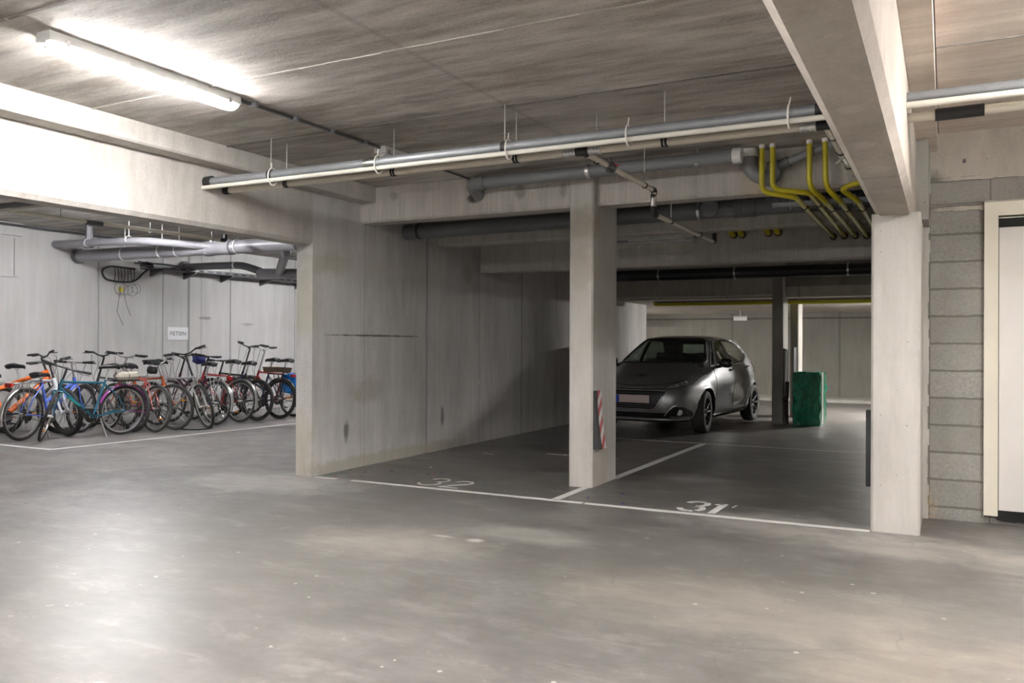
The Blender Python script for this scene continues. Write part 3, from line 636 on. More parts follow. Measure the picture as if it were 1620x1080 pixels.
# cream pipe with valves along the right beam
cv = pipe('water_pipe', [(-0.63, 5.2, 2.60), (-0.63, 6.9, 2.615)], 0.022, m_cream, 'short cream pipe with a valve beside the right beam', 'pipe')
for y in (5.55, 6.0, 6.5):
    mb = MB(); clamp_ring(mb, (-0.63, y, 2.607), 0.022, 'Y', 0.012); sub(cv, 'pipe_clamp', mb, m_black)
sub(cv, 'valve', MB().tube([(-0.63, 6.12, 2.61), (-0.63, 6.3, 2.61)], 0.031, 12).tube([(-0.63, 6.2, 2.61), (-0.69, 6.2, 2.57)], 0.012, 8), m_steel)
# black pipe high behind the second beam
bp = pipe('drain_pipe', [(-5.0, 12.4, 2.375), (3.0, 12.4, 2.34)], 0.085, m_blackpvc, 'black drain pipe in shadow behind the second beam', 'pipe', n=20)
for x in (-3.9, -2.75, -1.2):
    mb = MB(); clamp_ring(mb, (x, 12.4, 2.365), 0.086, 'X', 0.012); sub(bp, 'pipe_clamp', mb, m_steel)
    sub(bp, 'hanger_rod', MB().tube([(x, 12.4, 2.44), (x, 12.4, CZ)], 0.006, 6), m_rod)
tag(MB().tube(fillet([(-4.93, 15.42, 2.13), (-4.93, 15.42, 2.075), (2.5, 15.42, 2.06)], 0.05), 0.038, 12).build('gas_pipe', m_yellow), 'yellow pipe running across the far ceiling above the car', 'gas pipe')
ct = tag(MB().box((-4.9, 15.32, 2.095), (3.0, 15.33, 2.118)).box((-4.9, 15.15, 2.112), (3.0, 15.33, 2.119)).build('cable_tray', m_dkgrey, smooth=False), 'dark perforated cable tray above the car by the far ceiling', 'cable tray')
m_tube_off = simple('unlit_tube', (0.75, 0.75, 0.74), 0.3)
# ---------------------------------------------------------------- lamps
def tube_lamp(x, y0, y1, z, mat_tube, label, axis='Y', lit=True, group=None):
    """sealed strip lamp: housing tray, clear half-round cover, tube inside, end clips"""
    L = y1 - y0
    R_ = empty('strip_lamp', (x, (y0 + y1) / 2, z), label, 'lamp', group, (0, 0, 0 if axis == 'Y' else -PI / 2))
    h = L / 2
    hp = [(-0.055, 0), (0.055, 0), (0.062, -0.045), (0.055, -0.052), (-0.055, -0.052), (-0.062, -0.045)]
    MB().prism(hp, -h, h, 'Y').build('housing', m_lampbody, R_, smooth=False)
    prof = [(0.058 * math.cos(a), -0.05 - 0.045 * math.sin(a)) for a in [PI * i / 12 for i in range(13)]]
    n = len(prof); vs = []; fs = []
    for yy, k in ((-h + 0.004, 0.55), (-h + 0.012, 0.85), (-h + 0.035, 1.0), (h - 0.035, 1.0), (h - 0.012, 0.85), (h - 0.004, 0.55)):
        vs += [(px * (0.6 + 0.4 * k), yy, -0.05 + (pz + 0.05) * k) for px, pz in prof]
    for i in range(5):
        for j in range(n - 1): fs.append((i * n + j, i * n + j + 1, (i + 1) * n + j + 1, (i + 1) * n + j))
    fs.append(tuple(range(n))); fs.append(tuple(range(5 * n, 6 * n)))
    MB().add(vs, fs).build('clear_cover', m_frost if mat_tube is not m_tube_off else m_clear, R_)
    MB().tube([(-0.022, -h + 0.06, -0.07), (-0.022, h - 0.06, -0.07)], 0.016, 12).tube([(0.022, -h + 0.06, -0.07), (0.022, h - 0.06, -0.07)], 0.016, 12).build('tube', mat_tube, R_)
    for yy in (-h * 0.85, -h * 0.3, h * 0.3, h * 0.85):
        for s in (-1, 1):
            MB().box((s * 0.060, yy - 0.012, -0.065), (s * 0.066, yy + 0.012, -0.03)).build('clip', m_steel, R_, smooth=False)
    for s in (-1, 1):
        MB().box((-0.03, s * (h - 0.055) - 0.012, -0.085), (0.03, s * (h - 0.055) + 0.012, -0.05)).build('lamp_holder', m_white, R_, smooth=False)
    return R_
tube_lamp(-4.205, 2.74, 4.07, CZ, m_tube, 'brightly lit strip lamp on the ceiling at upper left')
tube_lamp(-4.15, 5.60, 6.2, CZ, m_tube_off, 'small unlit white strip lamp above the long conduit')
l3 = tube_lamp(-3.28, -0.72, 0.72, 2.60, m_tube_off, 'unlit clear strip lamp high on the second beam behind the slim column', axis='X')
l3.location = (-3.28, 9.48, 2.58)
MB().box((-0.02, -0.6, 0.0), (0.15, -0.57, 0.03)).box((-0.02, 0.57, 0.0), (0.15, 0.6, 0.03)).build('bracket', m_dkgrey, l3, smooth=False)
tag(MB().tube([(-4.185, 4.07, CZ - 0.012), (-4.15, 5.6, CZ - 0.012)], 0.011, 8).build('cable_conduit', m_dkgrey), 'dark thin conduit on the ceiling between the lit lamp and the small unlit lamp', 'conduit')
cc = tag(MB().tube([(-4.15, 6.2, CZ - 0.012), (-4.15, 7.07, CZ - 0.012)], 0.011, 8).build('cable_conduit', m_dkgrey), 'dark thin conduit on the ceiling running from the small unlit lamp to the first beam', 'conduit')
for nm, ys in (('conduit', (4.2, 4.6, 5.0, 5.4)),):
    for y in ys:
        o = MB().box((-4.20, y - 0.012, CZ - 0.03), (-4.13, y + 0.012, CZ)).build('saddle_clip', m_zinc, smooth=False)
        o.parent = bpy.data.objects['cable_conduit'] if 'cable_conduit' in bpy.data.objects else None
# garage lamps outside the frame or behind beams, then added fill lamps
tube_lamp(-9.25, 6.3, 7.6, 3.02, m_tube_cool, 'lit strip lamp on the bike area ceiling nearest the opening')
tube_lamp(-9.25, 11.6, 12.9, 3.02, m_tube_cool, 'lit strip lamp on the bike area ceiling near the far end')
tube_lamp(1.45, 3.6, 4.9, 2.90, m_tube_door, 'lit strip lamp on the ceiling in front of the white door')
tube_lamp(-0.35, 16.4, 17.5, 2.12, m_tube_far, 'lit strip lamp on the far ceiling behind the right column')
tube_lamp(-7.5, 18.6, 19.6, 2.12, m_tube_dim, 'added unseen strip lamp on the far ceiling at the left')  # unseen lamp added to brighten the far wall and ceiling
tube_lamp(-1.7, 0.4, 1.7, CZ, m_tube_fill, 'added fill strip lamp on the aisle ceiling just above the viewpoint')  # fill lamp added above the frame to lift ceiling and bays
tube_lamp(-4.2, -2.2, -0.9, CZ, m_tube_fill, 'added fill strip lamp on the aisle ceiling behind the viewpoint at left')  # added out of frame as fill from behind the camera
tube_lamp(1.9, -1.6, -0.3, 2.90, m_tube_fill, 'added fill strip lamp on the ceiling behind the viewpoint at right')  # second added fill behind the camera, out of frame

# emergency light on the far wall
el = tag(MB().box((-4.47, 20.0, 1.885), (-4.17, 20.08, 1.955), 0.006).build('emergency_light', m_white), 'small white emergency light hanging above the car by the far wall', 'emergency light')
MB().box((-4.47, 20.0, 1.955), (-4.17, 20.08, 1.99)).tube([(-4.32, 20.04, 1.99), (-4.32, 20.04, 2.12)], 0.008, 6).build('mounting', m_lampbody, el, smooth=False)

# ---------------------------------------------------------------- services above the bikes
BX = -12.0
o = pipe('drain_pipe', [(-11.95, 8.4, 2.635), (-5.7, 8.4, 2.60)], 0.095, m_lilac, 'thick pale grey drain pipe crossing above the bikes', 'pipe', n=24)
sub(o, 'end_collar', MB().lathe([(0.095, -12.0), (0.112, -12.0), (0.112, -11.92), (0.095, -11.92)], 24, 'X', (0, 8.4, 2.635), closed=True), m_darkpvc, 'dark collar where the pipe enters the wall')
for x in (-10.9, -10.1, -9.75, -8.6, -7.4):
    mb = MB(); clamp_ring(mb, (x, 8.4, 2.62), 0.096, 'X', 0.012); sub(o, 'pipe_clamp', mb, m_white)
    sub(o, 'hanger_rod', MB().tube([(x, 8.4, 2.715), (x, 8.4, 3.02)], 0.006, 6), m_rod)
sub(o, 'tee_fitting', MB().lathe([(0.096, -9.2), (0.108, -9.19), (0.108, -9.1), (0.1, -9.09), (0.1, -8.8), (0.108, -8.79), (0.108, -8.7), (0.096, -8.69)], 24, 'X', (0, 8.4, 2.617)), m_lilac)
sub(o, 'coupling', MB().lathe([(0.096, -7.55), (0.104, -7.54), (0.104, -7.5), (0.096, -7.49)], 24, 'X', (0, 8.4, 2.61), closed=True), m_darkpvc)
sub(o, 'drop_pipe', MB().tube(fillet([(-7.76, 8.4, 2.58), (-7.80, 8.47, 2.515), (-9.25, 9.92, 2.455), (-9.4, 10.06, 2.43)], 0.08), 0.065, 18), m_greypvc)
o = pipe('drain_pipe', [(-11.95, 8.0, 2.78), (-10.0, 8.0, 2.73), (-9.3, 8.28, 2.66), (-9.05, 8.36, 2.63)], 0.052, m_lilac, 'slimmer pale grey drain pipe joining the thick one above the bikes', 'pipe', bend=0.2, n=18)
for x in (-11.2, -10.3):
    mb = MB(); clamp_ring(mb, (x, 8.0, 2.757), 0.053, 'X', 0.012); sub(o, 'pipe_clamp', mb, m_white)
    sub(o, 'hanger_rod', MB().tube([(x, 8.0, 2.80), (x, 8.0, 3.02)], 0.006, 6), m_rod)
o = pipe('drain_pipe', [(-11.95, 10.44, 2.64), (-10.6, 10.44, 2.62), (-9.9, 10.2, 2.45), (-9.0, 10.05, 2.39), (-5.7, 10.05, 2.36)], [0.065], m_darkpvc, 'dark grey drain pipe with a downward bend above the bikes', 'pipe') if False else None
q = fillet([(-11.95, 10.44, 2.64), (-10.6, 10.44, 2.62), (-10.0, 10.25, 2.48)], 0.2)
o = tag(MB().tube(q, 0.062, 18).build('drain_pipe', m_darkpvc, ang=50), 'dark grey bent drain pipe above the cable tray', 'pipe')
sub(o, 'end_flange', MB().lathe([(0.062, -12.0), (0.10, -12.0), (0.10, -11.93), (0.062, -11.93)], 22, 'X', (0, 10.44, 2.64), closed=True), m_darkpvc)
mb = MB(); clamp_ring(mb, (-10.75, 10.44, 2.622), 0.063, 'X', 0.012); sub(o, 'pipe_clamp', mb, m_white)
o = pipe('drain_pipe', [(-10.0, 10.25, 2.44), (-9.0, 10.1, 2.39), (-5.7, 10.1, 2.36)], 0.082, m_lilac, 'pale grey drain pipe at the right beyond the dark bent one', 'pipe', bend=0.1, n=20)
sub(o, 'coupling', MB().lathe([(0.082, -8.7), (0.095, -8.69), (0.095, -8.45), (0.082, -8.44)], 22, 'X', (0, 10.1, 2.39)), m_lilac)
mb = MB(); clamp_ring(mb, (-7.9, 10.1, 2.38), 0.083, 'X', 0.012); sub(o, 'pipe_clamp', mb, m_steel)
sub(o, 'hanger_rod', MB().tube([(-8.2, 10.1, 2.45), (-8.2, 10.1, 3.02)], 0.006, 6), m_rod)
# cream supply pipe along the bike area
o = pipe('water_pipe', [(-8.5, 4.3, 2.63), (-8.5, 8.05, 2.66)], 0.022, m_cream, 'cream pipe under the bike area ceiling just behind the pale beam', 'pipe')
for y in (5.75, 6.9, 7.85):
    mb = MB(); clamp_ring(mb, (-8.5, y, 2.645), 0.022, 'Y', 0.012); sub(o, 'pipe_clamp', mb, m_steel)
    sub(o, 'hanger_rod', MB().tube([(-8.5, y, 2.67), (-8.5, y, 3.02)], 0.005, 6), m_rod)
sub(o, 'valve', MB().tube([(-8.5, 6.05, 2.64), (-8.5, 6.25, 2.64)], 0.030, 12), m_dkgrey)
sub(o, 'valve_handle', MB().box((-8.51, 6.25, 2.65), (-8.49, 6.36, 2.665)), m_red)
sub(o, 'end_elbow', MB().tube(fillet([(-8.5, 7.98, 2.66), (-8.5, 8.08, 2.66), (-8.5, 8.08, 2.75)], 0.03), 0.026, 12), m_blackpvc)
pipe('conduit_pipe', [(-11.9, 5.0, 2.64), (-5.7, 5.0, 2.637)], 0.036, m_zinc, 'grey conduit beyond the pale beam at the far left edge', 'conduit')
pipe('cable_tube', [(-11.9, 4.95, 2.585), (-5.7, 4.95, 2.585)], 0.018, m_creamlt, 'thin cream tube beyond the pale beam at the far left edge', 'pipe')
# cable tray on brackets
tr_ = MB().box((-12.0, 9.55, 2.535), (-11.68, 16.0, 2.542)).box((-11.685, 9.55, 2.535), (-11.68, 16.0, 2.60)).box((-12.0, 9.55, 2.535), (-11.99, 16.0, 2.60))
tray = tag(tr_.build('cable_tray', m_dkgrey, smooth=False), 'dark perforated cable tray on brackets along the bike area wall', 'cable tray')
for y in (9.75, 10.45, 11.3, 12.3, 13.3):
    MB().prism([(-12.0, 2.535), (-11.70, 2.535), (-11.70, 2.515), (-12.0, 2.42)], y - 0.02, y + 0.02, 'Y').build('bracket', m_dkgrey, tray, smooth=False)
for i in range(28):
    y = 9.9 + i * 0.2
    MB().box((-11.6795, y, 2.555), (-11.676, y + 0.11, 2.575)).build('slot', m_void, tray, smooth=False)
mbk = MB()
for k in range(5):
    mbk.tube(fillet([(-11.9 + 0.03 * k, 9.35 + 0.05 * k, 2.62 + 0.02 * (k % 2)), (-11.85 + .02 * k, 9.9, 2.60 + 0.02 * (k % 3)), (-11.92 + 0.04 * k, 11.0, 2.555), (-11.92 + 0.04 * k, 16.0, 2.555)], 0.2), 0.011, 6)
tag(mbk.build('tray_cables', m_black), 'bunch of black cables lying along the dark tray', 'cable')
# cable coil on the wall
pts = [(-11.97, 9.42, 2.52), (-11.97, 8.95, 2.535), (-11.96, 8.78, 2.45), (-11.96, 8.85, 2.31), (-11.96, 9.15, 2.28), (-11.96, 9.42, 2.31), (-11.95, 9.58, 2.48), (-11.93, 9.68, 2.56)]
cl = tag(MB().tube(fillet(pts, 0.16), 0.014, 8).build('cable_loop', m_black), 'loop of black cable with loose wires on the bike area wall', 'cable')
mb = MB()
for k in range(7):
    y = 9.02 + 0.06 * k
    mb.tube(fillet([(-11.96, y, 2.53), (-11.94, y + 0.01, 2.42), (-11.95, y + random.uniform(-.02, .02), 2.29)], 0.05), 0.006, 6)
mb.build('wire_bundle', m_black, cl)
mb = MB()
for k in range(5):
    cy, cz, rr = 9.12 + 0.07 * k, 2.18 + random.uniform(-.03, .03), random.uniform(.07, .12)
    mb.tube([(-11.95 + 0.01 * k, cy + rr * math.cos(a), cz + rr * math.sin(a)) for a in [2 * PI * i / 18 for i in range(18)]], 0.0035, 5, closed=True)
mb.tube([(-11.95, 9.12, 2.1), (-11.96, 9.08, 1.8), (-11.97, 9.2, 1.58)], 0.004, 5).tube([(-11.95, 9.2, 2.1), (-11.96, 9.26, 1.9), (-11.97, 9.34, 1.74)], 0.004, 5)
mb.build('loose_wire', m_dkgrey, cl)
MB().box((-11.98, 9.12, 2.12), (-11.93, 9.17, 2.2)).build('wire_connector', m_yellow, cl, smooth=False)
# thin conduits along the top of the wall
tag(MB().tube([(-11.93, 4.5, 2.985), (-11.93, 10.4, 2.985)], 0.02, 8).build('cable_conduit', m_dkgrey), 'dark thin conduit along the top of the bike area wall', 'conduit')
st_ = tag(MB().tube([(-11.3, 8.1, 2.78), (-11.3, 8.1, 3.02)], 0.05, 16).tube([(-11.3, 8.1, 2.70), (-11.3, 8.1, 2.86)], 0.062, 16).build('vertical_pipe', m_lilac), 'short lilac-grey vertical pipe dropping from the bike area ceiling', 'pipe')
bx_ = tag(MB().box((-11.4, 13.6, 2.62), (-11.36, 13.8, 2.82)).build('junction_box', m_white, smooth=False), 'white box above the drain pipe beside the wall end', 'junction box')

# ---------------------------------------------------------------- sign
sg = tag(MB().box((-11.999, 10.10, 1.345), (-11.985, 10.535, 1.57), 0.002).build('wall_sign', simple('white_sign', (0.86, 0.86, 0.87), 0.5)), 'white sign reading FIETSEN on the bike area wall', 'sign')
def text_mesh(txt, size, mat, parent, M_, name='lettering', thick=0.001):
    cu = bpy.data.curves.new(name, 'FONT'); cu.body = txt; cu.size = size; cu.align_x = 'CENTER'; cu.align_y = 'CENTER'; cu.extrude = thick
    to = bpy.data.objects.new(name, cu); COL.objects.link(to)
    dg = bpy.context.evaluated_depsgraph_get(); me = bpy.data.meshes.new_from_object(to.evaluated_get(dg))
    bpy.data.objects.remove(to); bpy.data.curves.remove(cu)
    me.transform(M_); me.materials.clear(); me.materials.append(mat)
    o = bpy.data.objects.new(name, me); COL.objects.link(o); o.parent = parent; return o
m_ink = simple('grey_ink', (0.16, 0.16, 0.17), 0.6)
Mx = Matrix(((0, 0, 1, -11.984), (1, 0, 0, 10.3175), (0, 1, 0, 1.457), (0, 0, 0, 1)))
text_mesh('FIETSEN', 0.098, m_ink, sg, Mx)

# ---------------------------------------------------------------- corner guards
m_rw = NT('red_white_stripes'); _t = m_rw; _s = _t.sep(_t.pos())
_k = _t.math('FRACT', _t.math('DIVIDE', _t.math('ADD', _s[2], _t.math('MULTIPLY', _s[1], -1.2)), 0.16))
_t.link(_t.mix(_t.math('GREATER_THAN', _k, 0.5), (0.72, 0.70, 0.68), (0.42, 0.02, 0.03)), _t.bsdf.inputs['Base Color']); _t.bsdf.inputs['Roughness'].default_value = 0.35
m_rw = m_rw.m
cg = empty('corner_guard', (-2.84, 7.10, 0.35), 'red and white striped corner guard with black backing peeling off the slim column', 'corner guard')
def gmesh(y0f, y1f, x0f, x1f, n=12):
    mb = MB(); vs = []; fs = []
    for i in range(n + 1):
        t = i / n; z = 0.53 * t
        k = math.sin(t * PI)
        vs += [(x0f(t), y0f(t), z), (x1f(t), y0f(t), z), (x1f(t), y1f(t), z), (x0f(t), y1f(t), z)]
    for i in range(n):
        a = 4 * i; b = a + 4
        for j in range(4): fs.append((a + j, a + (j + 1) % 4, b + (j + 1) % 4, b + j))
    fs.append((0, 1, 2, 3)); fs.append((4 * n + 3, 4 * n + 2, 4 * n + 1, 4 * n))
    return mb.add(vs, fs)
bulge = lambda t: 0.05 * (1 - t) ** 2
gmesh(lambda t: -0.03, lambda t: 0.03, lambda t: 0.0, lambda t: 0.02 + bulge(t)).build('backing', m_black, cg, smooth=False, label='black foam backing')
gmesh(lambda t: 0.03, lambda t: 0.12, lambda t: 0.002 + bulge(t) * 0.6, lambda t: 0.022 + bulge(t)).build('striped_band', m_rw, cg, smooth=False, label='red and white striped band')
cg2 = tag(MB().box((-0.508, 6.50, 0.29), (-0.466, 6.62, 0.835), 0.004).build('corner_guard', m_black), 'black rubber guard strip on the left side of the wide right column', 'corner guard')

# ---------------------------------------------------------------- far clutter beside the dark pillar
m_green = NT('green_plastic_wrap'); _t = m_green; _o = _t.obj()
_n = _t.noise(_t.scale(_o, (1, 1, 0.6)), 9.0, 5.0, 0.6, 1.5)
_t.link(_t.mix(_t.remap(_n, 0.35, 0.7), (0.0, 0.19, 0.09), (0.005, 0.42, 0.22)), _t.bsdf.inputs['Base Color'])
_t.bsdf.inputs['Roughness'].default_value = 0.25; _t.bsdf.inputs['Coat Weight'].default_value = 0.3
_t.link(_t.bump(_n, 0.8, 0.03), _t.bsdf.inputs['Normal']); m_green = m_green.m
bm = bmesh.new(); bmesh.ops.create_grid(bm, x_segments=1, y_segments=1, size=1); bm.free()
bm = bmesh.new(); bmesh.ops.create_cube(bm, size=1.0); bmesh.ops.subdivide_edges(bm, edges=list(bm.edges), cuts=9, use_grid_fill=True)
for v in bm.verts:
    x, y, z = v.co
    bul = (1 - (2 * z) ** 2)
    sx = 0.43 * (1 + 0.03 * bul); sy = 0.34 * (1 + 0.10 * bul)
    w = 0.010 * math.sin(23 * z + 9 * x + 11 * y) + 0.008 * math.sin(17 * x - 13 * z + 5 * y)
    v.co = Vector((x * sx + w * (abs(y) > .45), y * sy + w, (z + 0.5) * 0.87 + 0.006 * math.sin(9 * x + 7 * y) * (z > .45)))
gb = tag(MB().bm(bm).build('wrapped_box', m_green, ang=60), 'tall box wrapped in shiny green plastic beside the dark far pillar', 'box')
gb.location = (-1.985, 14.46, 0.0); gb.rotation_euler = (0, 0, math.radians(-8))
m_tape = simple('clear_tape', (0.62, 0.66, 0.62), 0.2, var=0.2, vscale=15)
tb_ = MB(); n = 14; vs = []; fs = []
for i in range(n + 1):
    t = i / n; z = 0.02 + 0.845 * t; bul = 1 - (2 * t - 1) ** 2
    vs += [(0.2165 * (1 + 0.03 * bul) + 0.006, -0.12 + 0.01 * math.sin(9 * t), z), (0.2165 * (1 + 0.03 * bul) + 0.008, -0.03 + 0.012 * math.sin(7 * t + 1), z)]
for i in range(n): fs.append((2 * i, 2 * i + 1, 2 * i + 3, 2 * i + 2))
tb_.add(vs, fs).build('tape', m_tape, gb, label='pale shiny tape down the side')
bd = empty('leaning_panel', (-2.36, 14.45, 0), 'black panel with pale edge leaning upright between dark pillar and green box', 'panel')
MB().box((-0.05, 0.0, 0.0), (-0.018, 0.30, 1.25)).build('board', m_black, bd, smooth=False)
MB().box((-0.018, 0.0, 0.70), (0.014, 0.02, 1.24)).build('edge_trim', m_lampbody, bd, smooth=False, label='pale aluminium edge')
bd2 = empty('leaning_panel', (-2.27, 14.62, 0), 'thin dark panel leaning upright just behind the green box', 'panel')
MB().box((-0.01, 0.0, 0.0), (0.008, 0.30, 1.27)).build('board', m_blackpvc, bd2, smooth=False)
rl = tag(MB().tube([(-2.335, 14.40, 0.0), (-2.345, 14.41, 0.36), (-2.33, 14.43, 0.7)], 0.03, 10).sphere((-2.36, 14.385, 0.40), 0.045).build('rolled_hose', simple('brown_rubber', (0.03, 0.018, 0.014), 0.6)), 'dark brown roll standing at the foot of the dark pillar', 'roll')

# ---------------------------------------------------------------- small litter
conf = [(-5.40, 6.52, 't'), (-5.36, 6.69, 't'), (-5.375, 6.648, 'k'), (-5.36, 7.09, 't'), (-5.311, 6.975, 'r'), (-5.051, 6.555, 'r'), (-4.983, 6.963, 'b'), (-4.552, 6.969, 'k'), (-4.53, 7.027, 'r'), (-4.503, 7.136, 'b'), (-3.809, 6.822, 't'), (-3.629, 6.963, 't'),
        (-2.893 + .2, 6.6, 'b'), (-2.335, 6.471, 'b'), (-2.494, 6.909, 'b'), (-3.979, 9.035, 'w'), (-5.2, 6.8, 'k'), (-5.05, 7.05, 'b'), (-4.95, 7.1, 't'), (-4.8, 7.4, 'w'), (-5.1, 6.6, 't'), (-5.42, 6.85, 't'), (-5.40, 6.6, 't'), (-5.3, 6.45, 'r')]
cm = {'t': ('teal', (0.0, 0.22, 0.2)), 'r': ('red', (0.45, 0.06, 0.04)), 'b': ('blue', (0.02, 0.03, 0.30)), 'k': ('dark', (0.03, 0.03, 0.06)), 'w': ('white', (0.8, 0.8, 0.78))}
cmm = {k: simple('paper_' + v[0], v[1], 0.7) for k, v in cm.items()}
for x, y, k in conf:
    o = MB().prism([(-0.014, -0.008), (0.012, -0.011), (0.016, 0.007), (-0.01, 0.010)], 0.0005, 0.003).build('paper_scrap', cmm[k], smooth=False)
    o.location = (x, y, 0.0006); o.rotation_euler = (0, 0, random.uniform(0, 6))
    tag(o, 'tiny %s paper scrap on the floor of the parking bays' % cm[k][0], 'paper scrap', '%s paper scraps on the floor' % cm[k][0])
# ---------------------------------------------------------------- bicycles
m_tyre = simple('tyre_rubber', (0.028, 0.027, 0.026), 0.75, var=0.15)
m_tyregrey = simple('grey_tyre_rubber', (0.042, 0.041, 0.039), 0.8, var=0.15)
m_alu = simple('brushed_aluminium', (0.58, 0.58, 0.57), 0.3, 0.9)
m_spoke = simple('spoke_steel', (0.55, 0.55, 0.54), 0.3, 0.9)
m_blackmt = simple('black_metal', (0.018, 0.018, 0.019), 0.4, 0.0, coat=0.2)
m_saddle = simple('black_saddle', (0.014, 0.014, 0.016), 0.45, var=0.1)
m_orangeref = simple('orange_reflector', (0.75, 0.25, 0.01), 0.3)
m_redref = simple('red_reflector', (0.38, 0.015, 0.012), 0.25)
m_chain = simple('dark_chain', (0.06, 0.055, 0.05), 0.5, 0.6)
def paint(name, c, rough=0.3): return simple(name, c, rough, 0.0, coat=0.5, var=0.03)

def wheel(mb_parent, name, c, R, tw, M_, rimmat, tyremat, fat=False, motor=False):
    """tyre (the wheel object) with rim, spokes, hub as sub-parts"""
    n = 44
    tp = [(R - tw + tw * math.cos(a), tw * math.sin(a)) for a in [2 * PI * i / 8 for i in range(8)]]
    w = MB(M_).lathe(tp, n, 'Y', c, closed=True).build(name, tyremat, mb_parent, ang=70)
    ri = R - 1.9 * tw
    rp = [(ri - 0.018, -0.008), (ri, -0.011), (ri + 0.004, 0), (ri, 0.011), (ri - 0.018, 0.008)]
    MB(M_).lathe(rp, n, 'Y', c, closed=True).build('rim', rimmat, w)
    sp = MB(M_)
    for i in range(28):
        a = 2 * PI * i / 28; b = a + (0.5 if i % 4 < 2 else -0.5); s = 0.028 if i % 2 else -0.028
        p0 = (c[0] + 0.022 * math.cos(b), c[1] + s, c[2] + 0.022 * math.sin(b)); p1 = (c[0] + (ri - 0.012) * math.cos(a), c[1], c[2] + (ri - 0.012) * math.sin(a))
        sp.tube([p0, p1], 0.0017, 4, cap=False)
    sp.build('spokes', m_spoke, w, smooth=False)
    hr = 0.075 if motor else 0.02
    MB(M_).lathe([(0.006, -0.06), (0.014, -0.05), (hr, -0.032), (hr * 0.9, 0), (hr, 0.032), (0.014, 0.05), (0.006, 0.06)], 14, 'Y', c).build('hub', m_alu if not motor else m_blackmt, w)
    a = random.uniform(0, 6.28)
    rc = (c[0] + (ri * 0.62) * math.cos(a), c[1], c[2] + (ri * 0.62) * math.sin(a))
    MB(M_).tube([(rc[0] - .035, rc[1] + .006, rc[2]), (rc[0] + .035, rc[1] + .006, rc[2])], 0.012, 8).build('spoke_reflector', m_orangeref, w)
    return w

